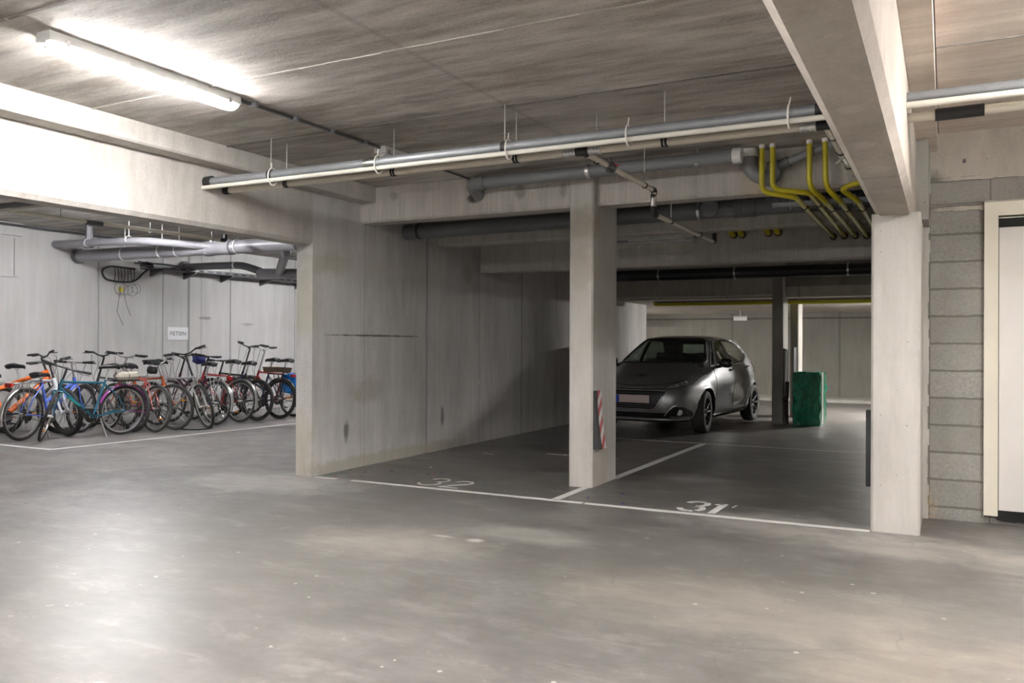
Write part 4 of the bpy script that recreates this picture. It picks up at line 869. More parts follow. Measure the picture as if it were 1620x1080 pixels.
def make_bike(label, rear, heading, frame, lean=0.0, steer=0.0, R=0.345, tw=0.022, wb=1.06, step=False, bar='flat', barmat=None, rack=None, fender=None,
              saddle_h=0.95, bar_h=1.02, fork=None, rimmat=None, tyremat=None, stand=True, light=True, seatmat=None, thick=0.017, suspension=False, ebike=False, chainguard=False, headlight=False, frame2=None, rear_fender_only=False, st_len=0.50, top_thick=None, head=0.46):
    rimmat = rimmat or m_alu; tyremat = tyremat or m_tyre; fork = fork or frame; barmat = barmat or m_blackmt
    root = empty('bicycle', (rear[0], rear[1], 0.0), label, 'bicycle', 'bicycles parked in the bike area', (math.radians(lean), 0, math.radians(heading)))
    A = Vector((0, 0, R)); F = Vector((wb, 0, R)); BB = Vector((0.43, 0, R - 0.06))
    ST = BB + Vector((-0.292, 0, 0.956)) * st_len
    HU = Vector((wb - 0.195, 0, R + head)); HL = HU + Vector((0.042, 0, -0.13))
    ax = (HU - HL).normalized()
    MS = Matrix.Translation(HL) @ Matrix.Rotation(math.radians(steer), 4, ax) @ Matrix.Translation(-HL)
    # frame
    fr = MB()
    fr.tube([BB, ST + (ST - BB).normalized() * 0.02], thick, 12)
    fr.tube([HL + Vector((-0.005, 0, 0.03)), BB], thick * (1.5 if ebike else 1.15), 12)
    if step: fr.tube([HL + Vector((-0.01, 0, 0.075)), BB + (ST - BB) * 0.42], thick, 12)
    else: fr.tube([HU + Vector((0.008, 0, -0.03)), ST - (ST - BB).normalized() * 0.02], top_thick or thick * 0.95, 12)
    fr.tube([HL, HU], thick * 1.2, 12)
    for s in (-1, 1):
        fr.tube([BB + Vector((-.03, s * 0.03, 0)), A + Vector((0.12, s * 0.045, -0.01)), A + Vector((0, s * 0.062, 0))], 0.0095, 8)
        fr.tube([ST + Vector((0.01, s * 0.015, -0.03)), A + Vector((0.1, s * 0.05, 0.2)), A + Vector((0, s * 0.062, 0))], 0.0080, 8)
    fr.tube([BB + Vector((0, -0.035, 0)), BB + Vector((0, 0.035, 0))], 0.024, 14)
    fo = fr.build('frame', frame, root, ang=50)
    if ebike: MB().box((BB.x - 0.07, -0.05, BB.z - 0.06), (BB.x + 0.09, 0.05, BB.z + 0.07), 0.02).build('motor', m_blackmt, fo)
    if frame2: MB().tube([HL + (BB - HL) * 0.25 + Vector((0, 0, 0.002)), HL + (BB - HL) * 0.6 + Vector((0, 0, 0.002))], thick * 1.15 + 0.0015, 12).build('decal_band', frame2, fo)
    # fork, steered
    fk = MB(MS); cr = HL + (HL - HU).normalized() * 0.02
    leg = 0.015 if suspension else 0.011
    fk.tube([HL + ax * 0.02, cr], thick, 12)
    fk.tube([cr + Vector((0, -0.055, 0)), cr + Vector((0, 0.055, 0))], leg * 1.2, 8)
    for s in (-1, 1):
        p = cr + Vector((0, s * 0.052, 0))
        if suspension:
            dn = F + Vector((-0.02, s * 0.052, 0)); mid = p.lerp(dn, 0.45)
            fk.tube([p, mid], 0.013, 10); fk.tube([mid, dn, F + Vector((0, s * 0.055, 0))], 0.019, 10)
        else:
            fk.tube([p, p.lerp(F, 0.6) + Vector((-0.012, 0, 0)), F + Vector((0, s * 0.055, 0))], [leg, leg, 0.008], 10)
    fk.build('fork', fork, root, ang=50)
    wheel(root, 'wheel', F, R, tw, MS, rimmat, tyremat)
    wheel(root, 'wheel', A, R, tw, None, rimmat, tyremat)
    # seat post and saddle
    sd = (ST - BB).normalized(); SP = ST + sd * ((saddle_h - ST.z) / sd.z - 0.04)
    MB().tube([ST, SP], 0.0135, 10).build('seat_post', m_alu, root)
    prof = [(-0.13, 0.075, 0.0), (-0.12, 0.09, 0.012), (-0.07, 0.088, 0.02), (0.0, 0.055, 0.014), (0.06, 0.03, 0.008), (0.12, 0.022, 0.004), (0.145, 0.012, -0.008)]
    mb = MB(); vs = []; fs = []; nn = 10
    for px, w, hz in prof:
        for j in range(nn):
            a = 2 * PI * j / nn; vs.append((SP.x + px, w * math.cos(a), SP.z + 0.045 + hz + (0.028 if math.sin(a) > 0 else 0.045) * math.sin(a) * (0.6 + 4 * w)))
    for i in range(len(prof) - 1):
        for j in range(nn): fs.append((i * nn + j, i * nn + (j + 1) % nn, (i + 1) * nn + (j + 1) % nn, (i + 1) * nn + j))
    fs.append(tuple(range(nn))); fs.append(tuple(range((len(prof) - 1) * nn, len(prof) * nn)))
    sdl = mb.add(vs, fs).build('saddle', seatmat or m_saddle, root, ang=60)
    MB().tube([(SP.x - .08, 0, SP.z + .03), (SP.x, 0, SP.z), (SP.x + .08, 0, SP.z + .03)], 0.006, 6).build('saddle_rail', m_alu, sdl)
    # handlebar
    hb = MB(MS); top = HU + ax * ((bar_h - HU.z) / ax.z - 0.02)
    hb.tube([HU, top], 0.0145, 10)
    if bar == 'flat':
        cl = top + Vector((0.08, 0, 0.015)); hb.tube([top, cl], 0.015, 10)
        pts = [cl + Vector((-0.03, s * 0.30, 0.012)) if abs(s) == 1 else cl + Vector((0, s * 0.2, 0.0)) for s in (-1, -0.6, 0.6, 1)]
        ends = [(pts[0], pts[1]), (pts[3], pts[2])]
    elif bar == 'riser':
        cl = top + Vector((0.05, 0, 0.02)); hb.tube([top, cl], 0.016, 10)
        pts = [cl + Vector((-0.06, -0.32, 0.05)), cl + Vector((-0.01, -0.14, 0.045)), cl + Vector((0, -0.05, 0)), cl + Vector((0, 0.05, 0)), cl + Vector((-0.01, 0.14, 0.045)), cl + Vector((-0.06, 0.32, 0.05))]
        ends = [(pts[0], pts[1]), (pts[5], pts[4])]
    else:   # swept city bar
        cl = top + Vector((0.05, 0, 0.03)); hb.tube([top, cl], 0.015, 10)
        pts = [cl + Vector((-0.20, -0.28, 0.04)), cl + Vector((-0.06, -0.25, 0.06)), cl + Vector((0.02, -0.10, 0.03)), cl, cl + Vector((0.02, 0.10, 0.03)), cl + Vector((-0.06, 0.25, 0.06)), cl + Vector((-0.20, 0.28, 0.04))]
        ends = [(pts[0], pts[1]), (pts[6], pts[5])]
    hb.tube(fillet(pts, 0.04, 3), 0.0115, 10)
    ho = hb.build('handlebar', barmat, root, ang=50)
    for e, i in ends:
        dr = (i - e).normalized()
        MB(MS).tube([e, e + dr * 0.125], 0.0165, 10).build('grip', m_black, ho)
        MB(MS).tube([e + dr * 0.15 + Vector((0.01, 0, -0.005)), e + dr * 0.12 + Vector((0.045, 0, -0.015)), e + Vector((0.055, 0, -0.02))], 0.006, 6).tube([e + dr * 0.13, e + dr * 0.18], 0.017, 8).build('brake_lever', m_blackmt, ho)
    cb = MB(MS)
    for s in (-1, 1):
        p = cl + Vector((0.02, s * 0.15, 0.0))
        cb.tube(fillet([p, p + Vector((0.10, -s * 0.06, 0.01)), HL + Vector((0.09, s * 0.02, 0.12)), HL + Vector((0.03, 0, 0.0))], 0.08, 4), 0.0028, 5)
    cb.build('brake_cable', m_black, ho)
    # crank
    ck = MB().lathe([(0.03, -0.040), (0.085, -0.041), (0.092, -0.044), (0.085, -0.047), (0.03, -0.048)], 28, 'Y', BB, closed=True)
    ca = math.radians(random.uniform(-60, 60))
    cv_ = Vector((math.cos(ca), 0, math.sin(ca))) * 0.17
    ck.tube([BB + Vector((0, 0.055, 0)), BB + cv_ + Vector((0, 0.068, 0))], 0.010, 8).tube([BB + Vector((0, -0.055, 0)), BB - cv_ + Vector((0, -0.068, 0))], 0.010, 8)
    cko = ck.build('crankset', m_chain if not ebike else m_blackmt, root)
    for s in (1, -1):
        c = BB + cv_ * s + Vector((0, s * 0.115, 0)); MB().box((c.x - .045, c.y - .04, c.z - .011), (c.x + .045, c.y + .04, c.z + .011), 0.004).build('pedal', m_black, cko)
    mb = MB()
    for dz in (0.036, -0.036): mb.tube([BB + Vector((0, -0.044, dz * 2.2)), A + Vector((0, -0.044, dz))], 0.0045, 5)
    mb.lathe([(0.015, -0.036), (0.04, -0.038), (0.04, -0.05), (0.015, -0.052)], 18, 'Y', A).box((A.x - .012, -0.05, A.z - .11), (A.x + .02, -0.068, A.z - .03))
    mb.build('chain', m_chain, root)
    if chainguard: MB().box((A.x + 0.03, -0.05, A.z + 0.02), (BB.x + 0.05, -0.062, A.z + 0.055), 0.004).build('chain_guard', m_blackmt, root)
    if fender:
        for c, a0, a1, Mx_ in ((A, 20, 200, None), (F, 35, 165, MS))[:1 if rear_fender_only else 2]:
            k = 20; vs = []; fs = []
            for i in range(k + 1):
                a = math.radians(a0 + (a1 - a0) * i / k); rr = R + 0.022
                for y, d in ((-0.027, -0.012), (-0.017, 0.0), (0.017, 0.0), (0.027, -0.012)):
                    vs.append((c[0] + (rr + d) * math.cos(a), y, c[2] + (rr + d) * math.sin(a)))
            for i in range(k):
                for j in range(3): fs.append((4 * i + j, 4 * i + j + 1, 4 * i + 5 + j, 4 * i + 4 + j))
            mf = MB(Mx_).add(vs, fs)
            for s in (-1, 1):
                a = math.radians(a1 - 12); mf.tube([(c[0], s * 0.06, c[2]), (c[0] + (R + .02) * math.cos(a), s * 0.028, c[2] + (R + .02) * math.sin(a))], 0.003, 5)
            mf.build('mudguard', fender, root, ang=60, fix=False)
    if rack:
        zt = 2 * R + 0.075; mr = MB()
        for s in (-1, 1):
            mr.tube(fillet([(0.28, s * 0.02, zt + 0.02), (0.20, s * 0.06, zt), (-0.2, s * 0.06, zt), (-0.24, 0, zt)], 0.05, 3), 0.006, 6)
            for xx in (-0.10, 0.02, 0.12): mr.tube([(xx, s * 0.06, zt), (0.0, s * 0.068, R + 0.02)], 0.005, 6)
        for xx in (-0.18, -0.06, 0.06, 0.17): mr.tube([(xx, -0.06, zt), (xx, 0.06, zt)], 0.005, 6)
        mr.tube([(-0.2, 0.02, zt), (0.2, 0.02, zt)], 0.004, 5).tube([(-0.2, -0.02, zt), (0.2, -0.02, zt)], 0.004, 5)
        ro = mr.build('luggage_rack', rack, root)
        if light: MB().box((-0.275, -0.05, zt - 0.045), (-0.24, 0.05, zt + 0.005), 0.006).build('rear_light', m_redref, ro, label='red rear light')
    if headlight: MB(MS).lathe([(0.0, 0.0), (0.03, 0.0), (0.034, 0.02), (0.02, 0.07), (0.0, 0.075)][::-1], 14, 'X', (HL.x + 0.04, 0, HL.z + 0.07)).build('headlight', m_alu, root)
    if stand:
        # leaning on its stand: reach the floor on the lower side
        s = 1 if lean < 0 else -1
        L_ = 0.30
        MB().tube([(BB.x - 0.09, s * 0.03, BB.z - 0.02), (BB.x - 0.13, s * 0.15, 0.012 - 0.15 * math.tan(math.radians(abs(lean))) * 0.5), (BB.x - 0.12, s * 0.175, 0.01)], 0.008, 8).build('kickstand', m_alu, root)
    return root

P_blue = paint('periwinkle_blue', (0.10, 0.19, 0.68)); P_or = paint('bright_orange', (0.85, 0.17, 0.02)); P_white = paint('white_paint', (0.78, 0.79, 0.82))
P_teal = paint('teal_blue', (0.012, 0.13, 0.20)); P_tealg = paint('teal_green', (0.01, 0.30, 0.27)); P_purple = paint('purple_paint', (0.33, 0.06, 0.30)); P_grey = paint('graphite_paint', (0.06, 0.06, 0.065)); P_red = paint('red_paint', (0.42, 0.03, 0.035))
P_pink = paint('faded_red', (0.55, 0.12, 0.11)); P_or2 = paint('burnt_orange', (0.62, 0.13, 0.03)); P_silver = simple('silver_paint', (0.62, 0.62, 0.61), 0.3, 0.6); P_bord = paint('dark_aubergine', (0.05, 0.012, 0.035)); P_blk = paint('gloss_black', (0.012, 0.012, 0.013))
P_bbl = paint('midnight_blue', (0.012, 0.02, 0.08))
bikes = [
 dict(label='blue city bike with silver mudguards and rack, leftmost in the front row', rear=(-10.79, 6.77), heading=104, frame=P_blue, lean=4, steer=8, rack=m_alu, fender=m_alu, bar='flat', barmat=m_alu, saddle_h=0.85, step=True, thick=0.02),
 dict(label='bright orange mountain bike with fat tyres behind the blue city bike', rear=(-11.2, 6.36), heading=86, head=0.56, st_len=0.40, frame=P_or, lean=-6, steer=0, R=0.355, tw=0.028, bar='riser', bar_h=1.10, thick=0.024, suspension=True, fork=m_blackmt, rimmat=m_blackmt, ebike=True, wb=1.22, saddle_h=0.85, top_thick=0.03, stand=False),
 dict(label='white mountain bike with a suspension fork behind the teal touring bike', rear=(-11.80, 7.18), heading=12, frame=P_white, lean=3, steer=-12, R=0.34, tw=0.028, bar='riser', bar_h=1.0, thick=0.022, suspension=True, fork=P_white, rimmat=m_blackmt, stand=False),
 dict(label='teal touring bike with purple mudguards standing sideways in front of the others', rear=(-10.324, 7.922), heading=-97, frame=P_teal, frame2=P_tealg, lean=-5, steer=56, tw=0.018, bar='flat', rack=m_blackmt, fender=P_purple, saddle_h=0.96, bar_h=0.98, wb=1.06, thick=0.0155, light=False, rear_fender_only=True),
 dict(label='dark grey bike with a straight black handlebar behind the teal bike saddle', rear=(-10.45, 8.20), heading=178, frame=P_grey, lean=4, steer=4, bar='riser', bar_h=1.1, rimmat=m_blackmt, stand=False),
 dict(label='faded red bike with a bag under its saddle, left of the burnt orange one', rear=(-10.139, 8.321), heading=177, frame=P_pink, lean=5, steer=-6, bar='riser', bar_h=1.08, barmat=m_alu, tyremat=m_tyregrey, saddle_h=1.0, stand=False),
 dict(label='burnt orange bike parked nose out, left of the silver trekking bike', rear=(-11.25, 8.68), heading=3, frame=P_or2, lean=6, steer=10, tw=0.022, bar='riser', barmat=m_alu, bar_h=1.0, tyremat=m_tyregrey, fork=P_or2, saddle_h=0.93, stand=False),
 dict(label='silver trekking bike parked nose out with its front wheel turned', rear=(-11.02, 9.08), heading=2, frame=P_silver, lean=7, steer=-24, bar='riser', bar_h=1.14, suspension=True, fork=P_silver, fender=m_alu, saddle_h=1.0, headlight=True, rear_fender_only=True, rack=m_alu),
 dict(label='aubergine step-through bike with silver rack and big red rear light', rear=(-10.259, 9.562), heading=179, frame=P_bord, lean=4, steer=5, step=True, bar='city', bar_h=1.05, rack=m_alu, fender=m_alu, tyremat=m_tyregrey, saddle_h=0.95, chainguard=True, stand=False),
 dict(label='red bike with black rack and white mudguard tip, right of the aubergine one', rear=(-10.252, 10.061), heading=180, frame=P_red, lean=4, steer=-4, bar='flat', bar_h=1.08, rack=m_blackmt, fender=m_alu, saddle_h=0.98, light=False, tyremat=m_tyregrey, stand=False),
 dict(label='black bike with wide black tyres, tucked between the red and the tall black bike', rear=(-10.203, 10.40), heading=181, frame=P_blk, lean=3, steer=3, R=0.35, tw=0.024, bar='flat', bar_h=1.0, saddle_h=0.95, rimmat=m_blackmt, stand=False),
 dict(label='tall black city bike with a raised handlebar, basket and blue bag', rear=(-10.136, 10.86), heading=182, frame=P_bbl, lean=4, steer=-8, step=True, bar='city', bar_h=1.22, rack=m_blackmt, fender=m_blackmt, saddle_h=1.0, rimmat=m_blackmt, tw=0.024, ebike=True, stand=False),
 dict(label='red bike with silver handlebar half hidden by the wall end', rear=(-10.25, 11.33), heading=180, frame=P_red, lean=4, steer=6, bar='riser', barmat=m_alu, bar_h=1.18, saddle_h=0.98, rack=m_blackmt, fender=m_blackmt, stand=False),
]
BK = [make_bike(**b) for b in bikes]
def on_bike(i, p):
    b = BK[i]; Mb = Matrix.Translation(b.location) @ b.rotation_euler.to_matrix().to_4x4(); return Mb @ Vector(p), b.rotation_euler.copy()
# bags and baskets carried by the bikes
m_bag = simple('beige_cloth', (0.52, 0.48, 0.40), 0.9, var=0.2, vscale=18, bump=0.3); m_pann = simple('bright_blue_bag', (0.0, 0.19, 0.66), 0.45, var=0.3, vscale=9, bump=0.3); m_navy = simple('navy_cloth', (0.03, 0.04, 0.22), 0.7, var=0.2)
m_wick = simple('brown_wicker', (0.10, 0.065, 0.04), 0.8, var=0.3, vscale=60, bump=0.4)
def blob(name, c, s, mat, i, label, cat, seed=1):
    rnd = random.Random(seed); bm = bmesh.new(); bmesh.ops.create_icosphere(bm, subdivisions=3, radius=1.0)
    ph = [rnd.uniform(0, 6) for _ in range(3)]
    for v in bm.verts:
        d = v.co.copy(); q = Vector([math.copysign(abs(t) ** 0.6, t) for t in d]); k = 1 + 0.08 * math.sin(5 * d.x + ph[0]) * math.sin(6 * d.y + ph[1]) + 0.06 * math.sin(9 * d.z + ph[2])
        v.co = Vector((q.x * s[0] * k, q.y * s[1] * k, q.z * s[2] * k))
    o = MB().bm(bm).build(name, mat, ang=80); w, r = on_bike(i, c); o.location = w; o.rotation_euler = r; tag(o, label, cat); return o
b1 = blob('bag', (-0.02, 0, 0.835), (0.17, 0.08, 0.06), m_bag, 3, 'beige cloth bundle strapped on the rack of the teal touring bike', 'bag', 3)
MB().tube([(0.0, 0.085 * math.cos(a), 0.066 * math.sin(a)) for a in [2 * PI * i / 20 for i in range(20)]], 0.004, 5, closed=True).build('strap', m_blackmt, b1)
blob('saddle_bag', (0.16, 0, 0.90), (0.08, 0.05, 0.055), m_black, 5, 'black saddle bag under the saddle of the faded red bike', 'bag', 4)
b3 = blob('handlebar_bag', (1.0, 0.0, 1.02), (0.07, 0.11, 0.075), m_navy, 9, 'navy blue pouch hanging on the handlebar of the red and black bike', 'bag', 5)
MB().box((-0.06, -0.10, 0.03), (0.06, 0.10, 0.075), 0.01).build('flap', m_black, b3)
b4 = blob('pannier_bag', (-0.06, -0.17, 0.62), (0.17, 0.07, 0.17), m_pann, 11, 'bright blue pannier bag on the tall black city bike', 'bag', 6)
MB().sphere((-0.165, 0.0, 0.10), 0.035, 12, (0.5, 1, 1)).build('reflector', m_redref, b4)
w, r = on_bike(11, (0.10, 0, 0.80))
bk = tag(MB().prism([(-.2, -.11), (.2, -.11), (.2, .11), (-.2, .11)], 0, 0.012).build('basket', m_wick, smooth=False), 'low dark brown basket on the rack of the tall black city bike', 'basket')
mb = MB()
for a, b in (((-.2, -.11), (.2, -.11)), ((.2, -.11), (.2, .11)), ((.2, .11), (-.2, .11)), ((-.2, .11), (-.2, -.11))):
    mb.add([(a[0], a[1], 0), (b[0], b[1], 0), (b[0] * 1.12, b[1] * 1.12, .085), (a[0] * 1.12, a[1] * 1.12, .085), (a[0] * .95, a[1] * .95, .01), (b[0] * .95, b[1] * .95, .01), (b[0] * 1.06, b[1] * 1.06, .085), (a[0] * 1.06, a[1] * 1.06, .085)],
           [(0, 1, 2, 3), (5, 4, 7, 6), (3, 2, 6, 7)])
mb.build('basket_side', m_wick, bk, smooth=False)
bk.location = w; bk.rotation_euler = r
cont = tag(MB().sphere((0, 0, 0.05), 0.07, 12, (1.3, 1, .5)).sphere((0.1, 0.03, 0.05), 0.05, 10, (1, 1, .6)).build('paper_parcel', simple('brown_paper', (0.50, 0.30, 0.14), 0.8, var=0.2)), 'light brown parcel lying in the basket of the tall black bike', 'parcel'); cont.location = w + Vector((0, 0, 0.012)); cont.rotation_euler = r
lk = tag(MB().tube(fillet([(-10.35, 8.98, 0.015), (-10.1, 8.75, 0.012), (-9.85, 8.82, 0.012), (-9.8, 9.1, 0.012), (-9.95, 9.2, 0.05)], 0.15), 0.010, 8).build('cable_lock', m_black), 'black cable lock lying on the floor under the silver trekking bike', 'lock')
# ---------------------------------------------------------------- car
def carpaint():
    t = NT('grey_car_paint'); b = t.bsdf; o = t.obj()
    f = t.noise(o, 900.0, 1.0)
    t.link(t.mix(f, (0.19, 0.19, 0.196), (0.25, 0.25, 0.256)), b.inputs['Base Color'])
    b.inputs['Metallic'].default_value = 0.5; b.inputs['Roughness'].default_value = 0.42; b.inputs['Coat Weight'].default_value = 1.0; b.inputs['Coat Roughness'].default_value = 0.04
    return t.m
m_car = carpaint()
m_trim = simple('black_car_trim', (0.008, 0.008, 0.009), 0.35)
m_seal = simple('window_seal', (0.01, 0.01, 0.01), 0.5)
m_chrome = simple('chrome', (0.75, 0.75, 0.76), 0.12, 1.0)
m_cabin = simple('cabin_dark', (0.02, 0.02, 0.021), 0.8)
m_gloss = simple('gloss_black_trim', (0.01, 0.01, 0.011), 0.08, coat=0.5)
def carglass(name, tint, gl=0.05):
    t = NT(name); t.n.remove(t.bsdf)
    tp = t.node('ShaderNodeBsdfTransparent'); tp.inputs[0].default_value = (*tint, 1)
    g = t.node('ShaderNodeBsdfGlossy'); g.inputs['Roughness'].default_value = 0.02
    lw = t.node('ShaderNodeLayerWeight'); lw.inputs[0].default_value = 0.5; fr = t.math('MULTIPLY', t.math('POWER', lw.outputs['Facing'], 4.0), 0.9)
    mx = t.node('ShaderNodeMixShader'); t.link(t.math('ADD', fr, gl, clamp=True), mx.inputs[0])
    t.link(tp.outputs[0], mx.inputs[1]); t.link(g.outputs[0], mx.inputs[2]); t.link(mx.outputs[0], t.n['Material Output'].inputs[0]); return t.m
m_glass = carglass('windscreen_glass', (0.80, 0.86, 0.82)); m_glass2 = carglass('side_glass', (0.72, 0.77, 0.74), 0.16)
m_lens = carglass('headlight_lens', (0.9, 0.9, 0.9), 0.08)

def interp(tab, z):
    if z <= tab[0][0]: return tab[0][1]
    for (a, va), (b, vb) in zip(tab[:-1], tab[1:]):
        if z <= b:
            t = (z - a) / (b - a); return va + (vb - va) * t
    return tab[-1][1]
def smooth_tab(tab):
    # Catmull-Rom resample so the profile curves run smoothly
    out = []
    for i in range(len(tab) - 1):
        p0 = tab[max(i - 1, 0)]; p1 = tab[i]; p2 = tab[i + 1]; p3 = tab[min(i + 2, len(tab) - 1)]
        m1 = (p2[1] - p0[1]) / max(p2[0] - p0[0], 1e-6); m2 = (p3[1] - p1[1]) / max(p3[0] - p1[0], 1e-6); h = p2[0] - p1[0]
        for k in range(8):
            t = k / 8
            v = (2 * t ** 3 - 3 * t ** 2 + 1) * p1[1] + (t ** 3 - 2 * t ** 2 + t) * h * m1 + (-2 * t ** 3 + 3 * t ** 2) * p2[1] + (t ** 3 - t ** 2) * h * m2
            out.append((p1[0] + t * h, v))
    out.append(tab[-1]); return out
XF = smooth_tab([(.18, .16), (.24, .06), (.34, .02), (.46, .0), (.56, .01), (.64, .035), (.69, .065), (.725, .11), (.76, .19), (.80, .30), (.85, .47), (.90, .64), (.95, .80), (.99, .93), (1.03, 1.01), (1.10, 1.13), (1.20, 1.30), (1.30, 1.48), (1.38, 1.64), (1.42, 1.76), (1.445, 1.92), (1.458, 2.12), (1.462, 2.3)])
XR = smooth_tab([(.18, 3.72), (.28, 3.86), (.40, 3.94), (.55, 3.97), (.70, 3.95), (.85, 3.91), (.95, 3.87), (1.05, 3.80), (1.15, 3.72), (1.25, 3.62), (1.33, 3.51), (1.38, 3.40), (1.42, 3.14), (1.445, 2.86), (1.458, 2.58), (1.462, 2.4)])
HW = smooth_tab([(.18, .74), (.24, .80), (.34, .838), (.46, .853), (.58, .862), (.68, .868), (.76, .862), (.84, .845), (.90, .828), (.95, .81), (1.0, .79), (1.10, .745), (1.20, .695), (1.30, .64), (1.38, .58), (1.42, .52), (1.445, .42), (1.458, .28), (1.462, .12)])
EX = smooth_tab([(.18, 4.5), (.3, 5.0), (.6, 5.0), (.72, 4.6), (.80, 4.8), (.95, 5.2), (1.1, 5.0), (1.35, 4.6), (1.462, 3.2)])
zs = [.18, .20, .225, .25, .28, .31, .34, .37, .40, .43, .46, .49, .52, .55, .58, .61, .635, .66, .68, .70, .715, .73, .745, .76, .775, .79, .81, .83, .85, .87, .89, .91, .93, .95, .97, .985, 1.0, 1.015, 1.03, 1.05, 1.075, 1.10, 1.13, 1.16, 1.19, 1.22, 1.25, 1.28, 1.31, 1.335, 1.36, 1.38, 1.40, 1.415, 1.43, 1.44, 1.448, 1.454, 1.459, 1.462]
NQ = 44
def contour(z):
    xf, xr, w, n = interp(XF, z), interp(XR, z), interp(HW, z), interp(EX, z)
    cx = (xf + xr) / 2; a = (xr - xf) / 2
    # quarter, dense then arc-length resampled
    D = [(a * abs(math.cos(t)) ** (2 / n), w * abs(math.sin(t)) ** (2 / n)) for t in [PI / 2 * (i / 400) ** 1.0 for i in range(401)]]
    D[0] = (a, 0.0); D[-1] = (0.0, w)
    L = [0.0]
    for p, q in zip(D[:-1], D[1:]): L.append(L[-1] + math.hypot(q[0] - p[0], q[1] - p[1]))
    out = []; j = 0
    for i in range(NQ + 1):
        tgt = L[-1] * i / NQ
        while j < 399 and L[j + 1] < tgt: j += 1
        t = (tgt - L[j]) / max(L[j + 1] - L[j], 1e-9)
        out.append((D[j][0] + (D[j + 1][0] - D[j][0]) * t, D[j][1] + (D[j + 1][1] - D[j][1]) * t))
    pts = []
    for x, y in out: pts.append((cx - x, y))                       # front centre -> right side middle
    for x, y in reversed(out[:-1]): pts.append((cx + x, y))        # -> rear centre
    for x, y in out[1:]: pts.append((cx + x, -y))
    for x, y in list(reversed(out))[1:-1]: pts.append((cx - x, -y))
    return pts
rings = [contour(z) for z in zs]; NR = len(rings[0])
vs = [(x, y, z) for r, z in zip(rings, zs) for x, y in r]; fs = []
for i in range(len(zs) - 1):
    for j in range(NR): fs.append((i * NR + j, i * NR + (j + 1) % NR, (i + 1) * NR + (j + 1) % NR, (i + 1) * NR + j))
fs.append(tuple(reversed(range(NR)))); fs.append(tuple(range((len(zs) - 1) * NR, len(zs) * NR)))
def crown(v):   # hood and roof crown, wheel-arch flares
    x, y, z = v
    if z > .70 and x < 1.05:
        z += 0.04 * (1 - min(1, abs(y) / .75) ** 2) * min(1, (z - .70) / .12)
    if z < .80:
        for ax_ in (.80, 3.34):
            d = math.hypot(x - ax_, z - .315)
            if .30 < d < .46: y += math.copysign(0.022 * math.exp(-((d - .355) / .035) ** 2), y) * (abs(y) > .6)
    # waisted door panel
    if 1.2 < x < 3.0 and .30 < z < .70 and abs(y) > .7:
        k = math.sin(PI * (x - 1.2) / 1.8); y -= math.copysign(0.022 * k * math.sin(PI * (z - .30) / .40), y)
    return (x, y, z)
vs = [crown(v) for v in vs]
me0 = MB().add(vs, fs)
WR, AXF, AXR = 0.312, .80, 3.34
car = empty('car', (-4.03, 11.56, 0.0), 'dark grey metallic hatchback parked in the bay, front towards the viewer', 'car')
tmp = me0.build('tmp_body', [m_car, m_trim], None)
cut = MB()
for xx in (AXF, AXR):
    for s in (-1, 1): cut.tube([(xx, s * .52, .315), (xx, s * 1.1, .315)], .352, 40)
cuto = cut.build('tmp_cut', [m_trim], None)
md = tmp.modifiers.new('b', 'BOOLEAN'); md.operation = 'DIFFERENCE'; md.object = cuto; md.solver = 'EXACT'
try: md.material_mode = 'TRANSFER'
except Exception: pass
dg = bpy.context.evaluated_depsgraph_get()
bm = bmesh.new(); bm.from_mesh(bpy.data.meshes.new_from_object(tmp.evaluated_get(dg)))
bpy.data.objects.remove(tmp); bpy.data.objects.remove(cuto)
# reference surface for everything laid onto the body
bv = BVHTree.FromPolygons([Vector(v) for v in vs], fs)
def inside(p, poly):
    c = False; j = len(poly) - 1
    for i in range(len(poly)):
        (xi, yi), (xj, yj) = poly[i], poly[j]
        if (yi > p[1]) != (yj > p[1]) and p[0] < (xj - xi) * (p[1] - yi) / (yj - yi) + xi: c = not c
        j = i
    return c
def round_poly(poly, rad, k=4):
    P = [Vector((a, b, 0)) for a, b in poly]; n = len(P); out = []
    for i in range(n):
        a = P[i - 1] - P[i]; b = P[(i + 1) % n] - P[i]; d = min(rad, a.length * .45, b.length * .45)
        p0 = P[i] + a.normalized() * d; p1 = P[i] + b.normalized() * d
        for j in range(k + 1):
            t = j / k; q = p0 * (1 - t) ** 2 + P[i] * 2 * t * (1 - t) + p1 * t * t; out.append((q.x, q.y))
    return out
def cast(view, a, b):
    if view == 'front': o_, d_ = Vector((-1, a, b)), Vector((1, 0, 0))       # (y, z)
    elif view == 'left': o_, d_ = Vector((a, -2, b)), Vector((0, 1, 0))      # (x, z)
    elif view == 'right': o_, d_ = Vector((a, 2, b)), Vector((0, -1, 0))
    elif view == 'rear': o_, d_ = Vector((6, a, b)), Vector((-1, 0, 0))
    else: o_, d_ = Vector((a, b, 3)), Vector((0, 0, -1))
    h = bv.ray_cast(o_, d_)
    if h[0] is None:
        nr = bv.find_nearest(o_ + d_ * 2); h = (nr[0], nr[1])
    nrm = h[1] if h[1].dot(d_) < 0 else -h[1]
    return h[0], nrm
def densify(poly, step):
    out = []
    for i in range(len(poly)):
        a = Vector(poly[i]); b = Vector(poly[(i + 1) % len(poly)]); n = max(1, int((b - a).length / step))
        for k in range(n): out.append(tuple(a.lerp(b, k / n)))
    return out
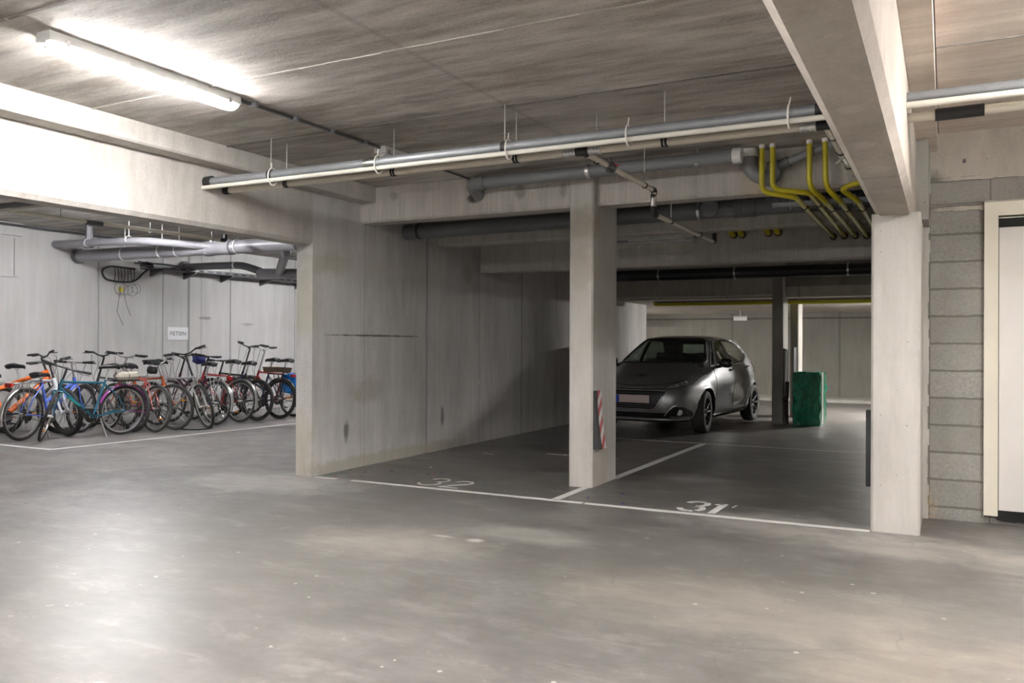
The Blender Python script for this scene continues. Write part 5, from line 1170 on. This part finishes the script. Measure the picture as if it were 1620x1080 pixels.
def patch(name, poly, view, off, mat, parent, step=0.035, thick=0.004, label=None, smooth=True):
    B_ = densify(poly, step); n = len(B_); P = [Vector(p) for p in B_]; E_ = [(i, (i + 1) % n) for i in range(n)]
    x0, x1 = min(p[0] for p in B_), max(p[0] for p in B_); y0, y1 = min(p[1] for p in B_), max(p[1] for p in B_)
    x = x0 + step / 2
    while x < x1:
        y = y0 + step / 2
        while y < y1:
            if inside((x, y), B_) and min((Vector((x, y)) - q).length for q in P[:n]) > step * 0.45: P.append(Vector((x, y)))
            y += step
        x += step
    r = delaunay_2d_cdt(P, E_, [], 1, 1e-5)
    V2, T = r[0], r[2]
    top = []; bot = []
    for p in V2:
        h, nn = cast(view, p[0], p[1]); top.append(h + nn * (off + thick)); bot.append(h + nn * (off - 0.004))
    mb = MB(); m = len(top); k = len(V2)
    mb.add(top + bot, [tuple(f) for f in T] + [tuple(i + k for i in reversed(f)) for f in T] + [(i, j, j + k, i + k) for i, j in [tuple(e) for e in r[1]] if False])
    return mb.build(name, mat, parent, ang=60, label=label)
def line_on(name, pts2, view, rad, mat, parent, off=0.0, closed=False, n=6, mb=None, step=0.04):
    pts = densify(pts2, step) if closed else [p for a, b in zip(pts2[:-1], pts2[1:]) for p in [tuple(Vector(a).lerp(Vector(b), k / max(1, int((Vector(b) - Vector(a)).length / step)))) for k in range(max(1, int((Vector(b) - Vector(a)).length / step)))]] + [pts2[-1]]
    q = []
    for a, b in pts:
        h, nn = cast(view, a, b); q.append(h + nn * off)
    m = mb or MB(); m.tube(q, rad, n, closed=closed)
    return None if mb else m.build(name, mat, parent, ang=80)
W_SCREEN = round_poly([(-.70, 1.025), (.70, 1.025), (.49, 1.395), (-.49, 1.395)], 0.06)
W_F = round_poly([(1.42, .995), (2.12, 1.005), (2.12, 1.375), (1.84, 1.362), (1.66, 1.24)], 0.04)
W_Q = round_poly([(1.24, 0.985), (1.385, .993), (1.575, 1.175), (1.56, 1.20)], 0.015)
W_R = round_poly([(2.19, 1.008), (2.86, 1.035), (3.10, 1.10), (3.16, 1.16), (2.98, 1.29), (2.72, 1.365), (2.19, 1.378)], 0.05)
W_B = round_poly([(-.60, 1.06), (.60, 1.06), (.50, 1.33), (-.50, 1.33)], 0.05)
# open the shell under the glass
kill = []
for f in bm.faces:
    c = f.calc_center_median()
    if c.z > 1.0 or True:
        if c.x < 1.75 and c.z > 1.02 and abs(c.y) < .72 and inside((c.y, c.z), W_SCREEN) and f.normal.x < -.2: kill.append(f)
        elif abs(f.normal.y) > .5 and c.z > .98 and any(inside((c.x, c.z), w) for w in (W_F, W_Q, W_R)): kill.append(f)
        elif c.x > 3.3 and inside((c.y, c.z), W_B) and f.normal.x > .3: kill.append(f)
bmesh.ops.delete(bm, geom=kill, context='FACES')
bmesh.ops.recalc_face_normals(bm, faces=bm.faces)
bme = bpy.data.meshes.new('body'); bm.to_mesh(bme); bm.free()
bme.materials.clear(); bme.materials.append(m_car); bme.materials.append(m_trim)
for p in bme.polygons:
    c = p.center; d1 = math.hypot(c.x - AXF, c.z - .315); d2 = math.hypot(c.x - AXR, c.z - .315)
    p.material_index = 1 if (min(d1, d2) < .3535 and abs(c.y) > .5) or c.z < .19 else 0
bme.polygons.foreach_set('use_smooth', [True] * len(bme.polygons)); bme.set_sharp_from_angle(angle=math.radians(40))
body = bpy.data.objects.new('body', bme); COL.objects.link(body); body.parent = car
# glass and seals
def window(name, poly, view, mat, seal=0.014, chrome=False):
    g = patch(name, poly, view, 0.001, mat, car, step=0.05, thick=0.003)
    line_on('window_seal', poly, view, seal, m_seal, g, -0.002, closed=True)
    return g
window('windshield', W_SCREEN, 'front', m_glass, 0.02)
for v in ('left', 'right'):
    window('side_window', W_F, v, m_glass2); window('quarter_window', W_Q, v, m_glass2, 0.010); window('side_window', W_R, v, m_glass2)
    # black B pillar and chrome lines
    patch('pillar_trim', [(2.10, 1.0), (2.21, 1.0), (2.21, 1.375), (2.10, 1.375)], v, 0.003, m_gloss, car, 0.04)
    line_on('window_trim', [(1.20, .975), (2.1, .985), (2.88, 1.012), (3.14, 1.09), (3.19, 1.16)], v, 0.008, m_chrome, car, 0.002)
    line_on('window_trim', [(3.19, 1.16), (3.0, 1.312), (2.74, 1.388), (2.2, 1.402), (1.83, 1.385), (1.64, 1.265), (1.24, 1.0)], v, 0.006, m_chrome, car, 0.002)
rw = window('rear_window', W_B, 'rear', m_glass2)
# door gaps
mb = MB()
for v in ('left', 'right'):
    for pl in ([(1.24, .97), (1.22, .80), (1.19, .45), (1.20, .27)], [(2.155, 1.0), (2.15, .6), (2.14, .27)], [(1.20, .27), (2.85, .27)], [(2.85, .27), (2.93, .42), (3.03, .60), (3.2, .72), (3.22, .9), (3.19, 1.08)]):
        line_on('', pl, v, 0.0045, None, None, 0.0, mb=mb, n=5)
line_on('', [(-.70, .97), (-.735, .90), (-.70, .83), (-.60, .775), (-.45, .735), (-.2, .716), (0, .712), (.2, .716), (.45, .735), (.60, .775), (.70, .83), (.735, .90), (.70, .97)], 'front', 0.005, None, None, 0.0, mb=mb, n=5)
mb.build('panel_gap', m_trim, body, ang=80)
mb = MB()
for v in ('left', 'right'): line_on('', [(1.2, .235), (2.9, .235)], v, 0.02, None, None, 0.0, mb=mb, n=8)
mb.build('sill', m_trim, body)
for v, s in (('left', -1), ('right', 1)):
    for xx in (2.03, 2.98):
        zz = .90 if xx < 2.5 else .935
        h, nn = cast(v, xx, zz)
        MB().tube([h + Vector((-.09, 0, 0)) + nn * .0, h + Vector((-.07, 0, 0)) + nn * .03, h + Vector((.06, 0, .004)) + nn * .03, h + Vector((.08, 0, .004))], 0.011, 8).build('door_handle', m_gloss if xx < 2.5 else m_car, car)
        patch('handle_recess', [(xx - .07, zz - .03), (xx + .06, zz - .03), (xx + .06, zz + .03), (xx - .07, zz + .03)], v, -0.002, m_trim, car, 0.03)
    # mirror
    h, nn = cast(v, 1.36, .985)
    bm_ = bmesh.new(); bmesh.ops.create_uvsphere(bm_, u_segments=20, v_segments=12, radius=1)
    for vv in bm_.verts:
        d = vv.co.copy(); vv.co = Vector((1.36 + .075 * d.x * (1 if d.x < 0 else .35), s * (.955 + .105 * math.copysign(abs(d.y) ** .8, d.y)), 1.03 + .075 * math.copysign(abs(d.z) ** .75, d.z)))
    mi = MB().bm(bm_).build('wing_mirror', m_gloss, car)
    MB().box((1.383, s * .87, .975), (1.39, s * 1.04, 1.085), 0.003).build('mirror_glass', m_chrome, mi)
    MB().tube([(1.37, s * .78, .965), (1.37, s * .90, .985)], 0.026, 10).build('mirror_foot', m_trim, mi)
# front end
G = round_poly([(-.50, .645), (-.33, .375), (.33, .375), (.50, .645)], 0.05)
gr = patch('grille', G, 'front', 0.001, m_trim, car, 0.04)
line_on('grille_frame', G, 'front', 0.011, m_chrome, gr, 0.004, closed=True)
mb = MB()
for r_ in range(8):
    zz = .405 + r_ * .029; w = .33 + (zz - .375) / .27 * .16
    k = int(w * 2 / .045)
    for i in range(k):
        y = -w + .03 + (2 * w - .06) * (i + (.5 if r_ % 2 else 0)) / k
        if abs(y) < .29 and .44 < zz < .60: continue
        h, nn = cast('front', y, zz); mb.box((h.x - .014, y - .015, zz - .005), (h.x + .004, y + .015, zz + .005))
mb.build('grille_mesh', simple('grille_satin', (0.10, 0.10, 0.105), 0.3, 0.6), gr, smooth=False)
h, nn = cast('front', 0, .52)
pl = MB().box((h.x - .022, -.262, .465), (h.x - .010, .262, .577), 0.003).build('number_plate', simple('blank_plate', (0.60, 0.50, 0.47), 0.5), car, label='blank pale number plate')
MB().box((h.x - .0235, .205, .468), (h.x - .0215, .259, .574)).build('plate_band', simple('plate_blue', (0.01, 0.06, 0.42), 0.4), pl, smooth=False, label='blue band at the end of the plate')
patch('lower_intake', round_poly([(-.50, .33), (-.55, .255), (.55, .255), (.50, .33)], 0.02), 'front', 0.001, m_trim, car, 0.04)
patch('bumper_lip', [(-.74, .205), (.74, .205), (.74, .232), (-.74, .232)], 'front', 0.004, m_chrome if False else m_car, car, 0.04)
line_on('bumper_trim', [(-.72, .235), (-.4, .228), (.4, .228), (.72, .235)], 'front', 0.010, m_alu, car, 0.004)
line_on('bonnet_trim', [(-.50, .668), (-.2, .662), (.2, .662), (.50, .668)], 'front', 0.006, m_trim, car, 0.0)
line_on('badge_strip', [(-.13, .682), (.13, .682)], 'front', 0.008, m_chrome, car, 0.002)
for s in (-1, 1):
    H_ = [(s * a, b) for a, b in round_poly([(.47, .665), (.50, .715), (.62, .77), (.735, .855), (.775, .885), (.785, .84), (.76, .74), (.66, .69)], 0.02)]
    if s < 0: H_ = H_[::-1]
    hl = patch('headlight', H_, 'front', -0.003, simple('headlight_bowl', (0.55, 0.55, 0.56), 0.35, 0.3), car, 0.025)
    patch('lens', H_, 'front', 0.006, m_lens, hl, 0.03)
    line_on('rim', H_, 'front', 0.006, m_trim, hl, 0.002, closed=True)
    for a, b, rr in ((.60, .715, .032), (.685, .755, .038)):
        h, nn = cast('front', s * a, b)
        MB().lathe([(0.0, .012), (rr * .6, .012), (rr, .0), (rr * 1.12, -.004), (rr, -.01)], 18, 'X', (h.x - .008, h.y, h.z)).build('reflector', m_chrome, hl)
    F_ = [(s * a, b) for a, b in round_poly([(.47, .285), (.60, .42), (.71, .415), (.775, .34), (.76, .275)], 0.03)]
    if s < 0: F_ = F_[::-1]
    fg = patch('fog_light_surround', F_, 'front', 0.001, m_trim, car, 0.03)
    line_on('chrome_blade', [(s * .465, .29), (s * .53, .365), (s * .59, .43), (s * .64, .44)], 'front', 0.009, m_chrome, fg, 0.006)
    h, nn = cast('front', s * .655, .335)
    MB().lathe([(0.0, -.012), (.036, -.012), (.044, -.004), (.044, .02)], 20, 'X', (h.x - .008, h.y, h.z)).build('fog_light', simple('fog_lamp_glass', (0.62, 0.62, 0.62), 0.15, 0.3), fg)
# round badge on the bonnet: a plain dark ring with a rampant-beast silhouette reduced to a raised shield
h, nn = cast('top', 0.36, 0.0)
bd_ = MB().lathe([(0.0, .004), (.05, .004), (.058, .0), (.0, -.002)], 28, 'Z', (h.x, 0, h.z + .002)).build('badge', m_gloss, car)
cc_ = Vector((h.x, 0, h.z + .007))
MB().tube([cc_ + Vector((.035, .022, 0)), cc_ + Vector((.012, .008, 0)), cc_ + Vector((-.012, .014, 0)), cc_ + Vector((-.032, -.004, -.004))], [.006, .009, .010, .006], 8).tube([cc_ + Vector((.0, .008, 0)), cc_ + Vector((.012, -.022, 0))], .005, 6).tube([cc_ + Vector((-.014, .006, -.001)), cc_ + Vector((-.008, -.026, -.001))], .005, 6).tube([cc_ + Vector((.03, .02, 0)), cc_ + Vector((.02, .036, 0))], .004, 6).build('emblem', m_dkgrey, bd_)
# wheels
m_wheeldark = simple('dark_steel_wheel', (0.022, 0.022, 0.023), 0.45, 0.4)
for xx, st in ((AXF, 6), (AXR, 0)):
    for s in (-1, 1):
        Mw = Matrix.Translation((xx, s * .762, WR)) @ Matrix.Rotation(math.radians(st), 4, 'Z') @ Matrix.Scale(s, 4, (0, 1, 0))
        tp = [(.205, -.085), (.225, -.098), (.27, -.102), (.296, -.094), (.308, -.078), (.312, -.04), (.312, .04), (.308, .078), (.296, .094), (.27, .100), (.225, .096), (.205, .085)]
        w = MB(Mw).lathe(tp, 48, 'Y', closed=True).build('wheel', m_tyre, car, ang=45)
        rp = [(.212, .078), (.205, .088), (.195, .075), (.185, .045), (.17, .03), (.12, .055), (.07, .06), (.06, .07), (.0, .07)]
        rim = MB(Mw).lathe(rp, 40, 'Y').build('rim', m_wheeldark, w, ang=40)
        mb = MB(Mw)
        for i in range(9):
            a = 2 * PI * i / 9; mb.tube([(.065 * math.cos(a), .066, .065 * math.sin(a)), (.13 * math.cos(a), .066, .13 * math.sin(a)), (.19 * math.cos(a), .078, .19 * math.sin(a))], [.016, .015, .018], 6)
        mb.build('spokes', m_wheeldark, w, ang=50)
        MB(Mw).lathe([(.03, .07), (.028, .078), (.0, .08)], 18, 'Y').build('hub_cap', m_wheeldark, w)
# cabin
cb = MB().box((1.1, -.66, .50), (3.4, .66, .56)).build('cabin_floor', m_cabin, car, smooth=False)
MB().prism([(1.0, .55), (1.0, 1.0), (1.2, 1.03), (1.42, .98), (1.46, .80), (1.3, .55)], -.70, .70, 'Y').build('dashboard', m_cabin, cb)
m_seat = simple('dark_seat_cloth', (0.035, 0.035, 0.037), 0.8)
for y in (-.36, .36):
    s_ = MB().prism([(1.75, .56), (1.75, .70), (2.2, .68), (2.30, .78), (2.46, 1.17), (2.54, 1.16), (2.40, .66), (2.25, .56)], y - .24, y + .24, 'Y').build('seat', m_seat, cb)
    MB().box((2.46, y - .13, 1.19), (2.55, y + .13, 1.36), 0.03).tube([(2.50, y - .06, 1.1), (2.50, y - .06, 1.22)], 0.008, 6).tube([(2.50, y + .06, 1.1), (2.50, y + .06, 1.22)], 0.008, 6).build('headrest', m_seat, s_)
MB().prism([(2.85, .56), (2.85, .75), (3.2, .72), (3.4, 1.15), (3.48, 1.14), (3.4, .6)], -.62, .62, 'Y').build('rear_bench', m_seat, cb)
sw = MB().tube([(1.62 - .06 * math.sin(a) * .6, -.36 + .18 * math.cos(a), .98 + .165 * math.sin(a)) for a in [2 * PI * i / 28 for i in range(28)]], 0.015, 8, closed=True).tube([(1.62, -.53, .98), (1.6, -.36, .97), (1.62, -.19, .98)], 0.014, 6).build('steering_wheel', m_trim, cb)
MB().box((1.66, -.11, 1.30), (1.69, .11, 1.36), 0.01).build('rear_view_mirror', m_trim, cb)
MB().tube([(3.0, 0, 1.43), (3.12, 0, 1.60)], 0.004, 6).build('aerial', m_trim, car)
for s in (-1, 1):
    L_ = round_poly([(s * .62, .80), (s * .78, .82), (s * .76, 1.02), (s * .66, 1.0)], 0.03)
    patch('tail_light', L_ if s > 0 else L_[::-1], 'rear', 0.004, m_redref, car, 0.04)
car.rotation_euler = (0, 0, math.radians(86))
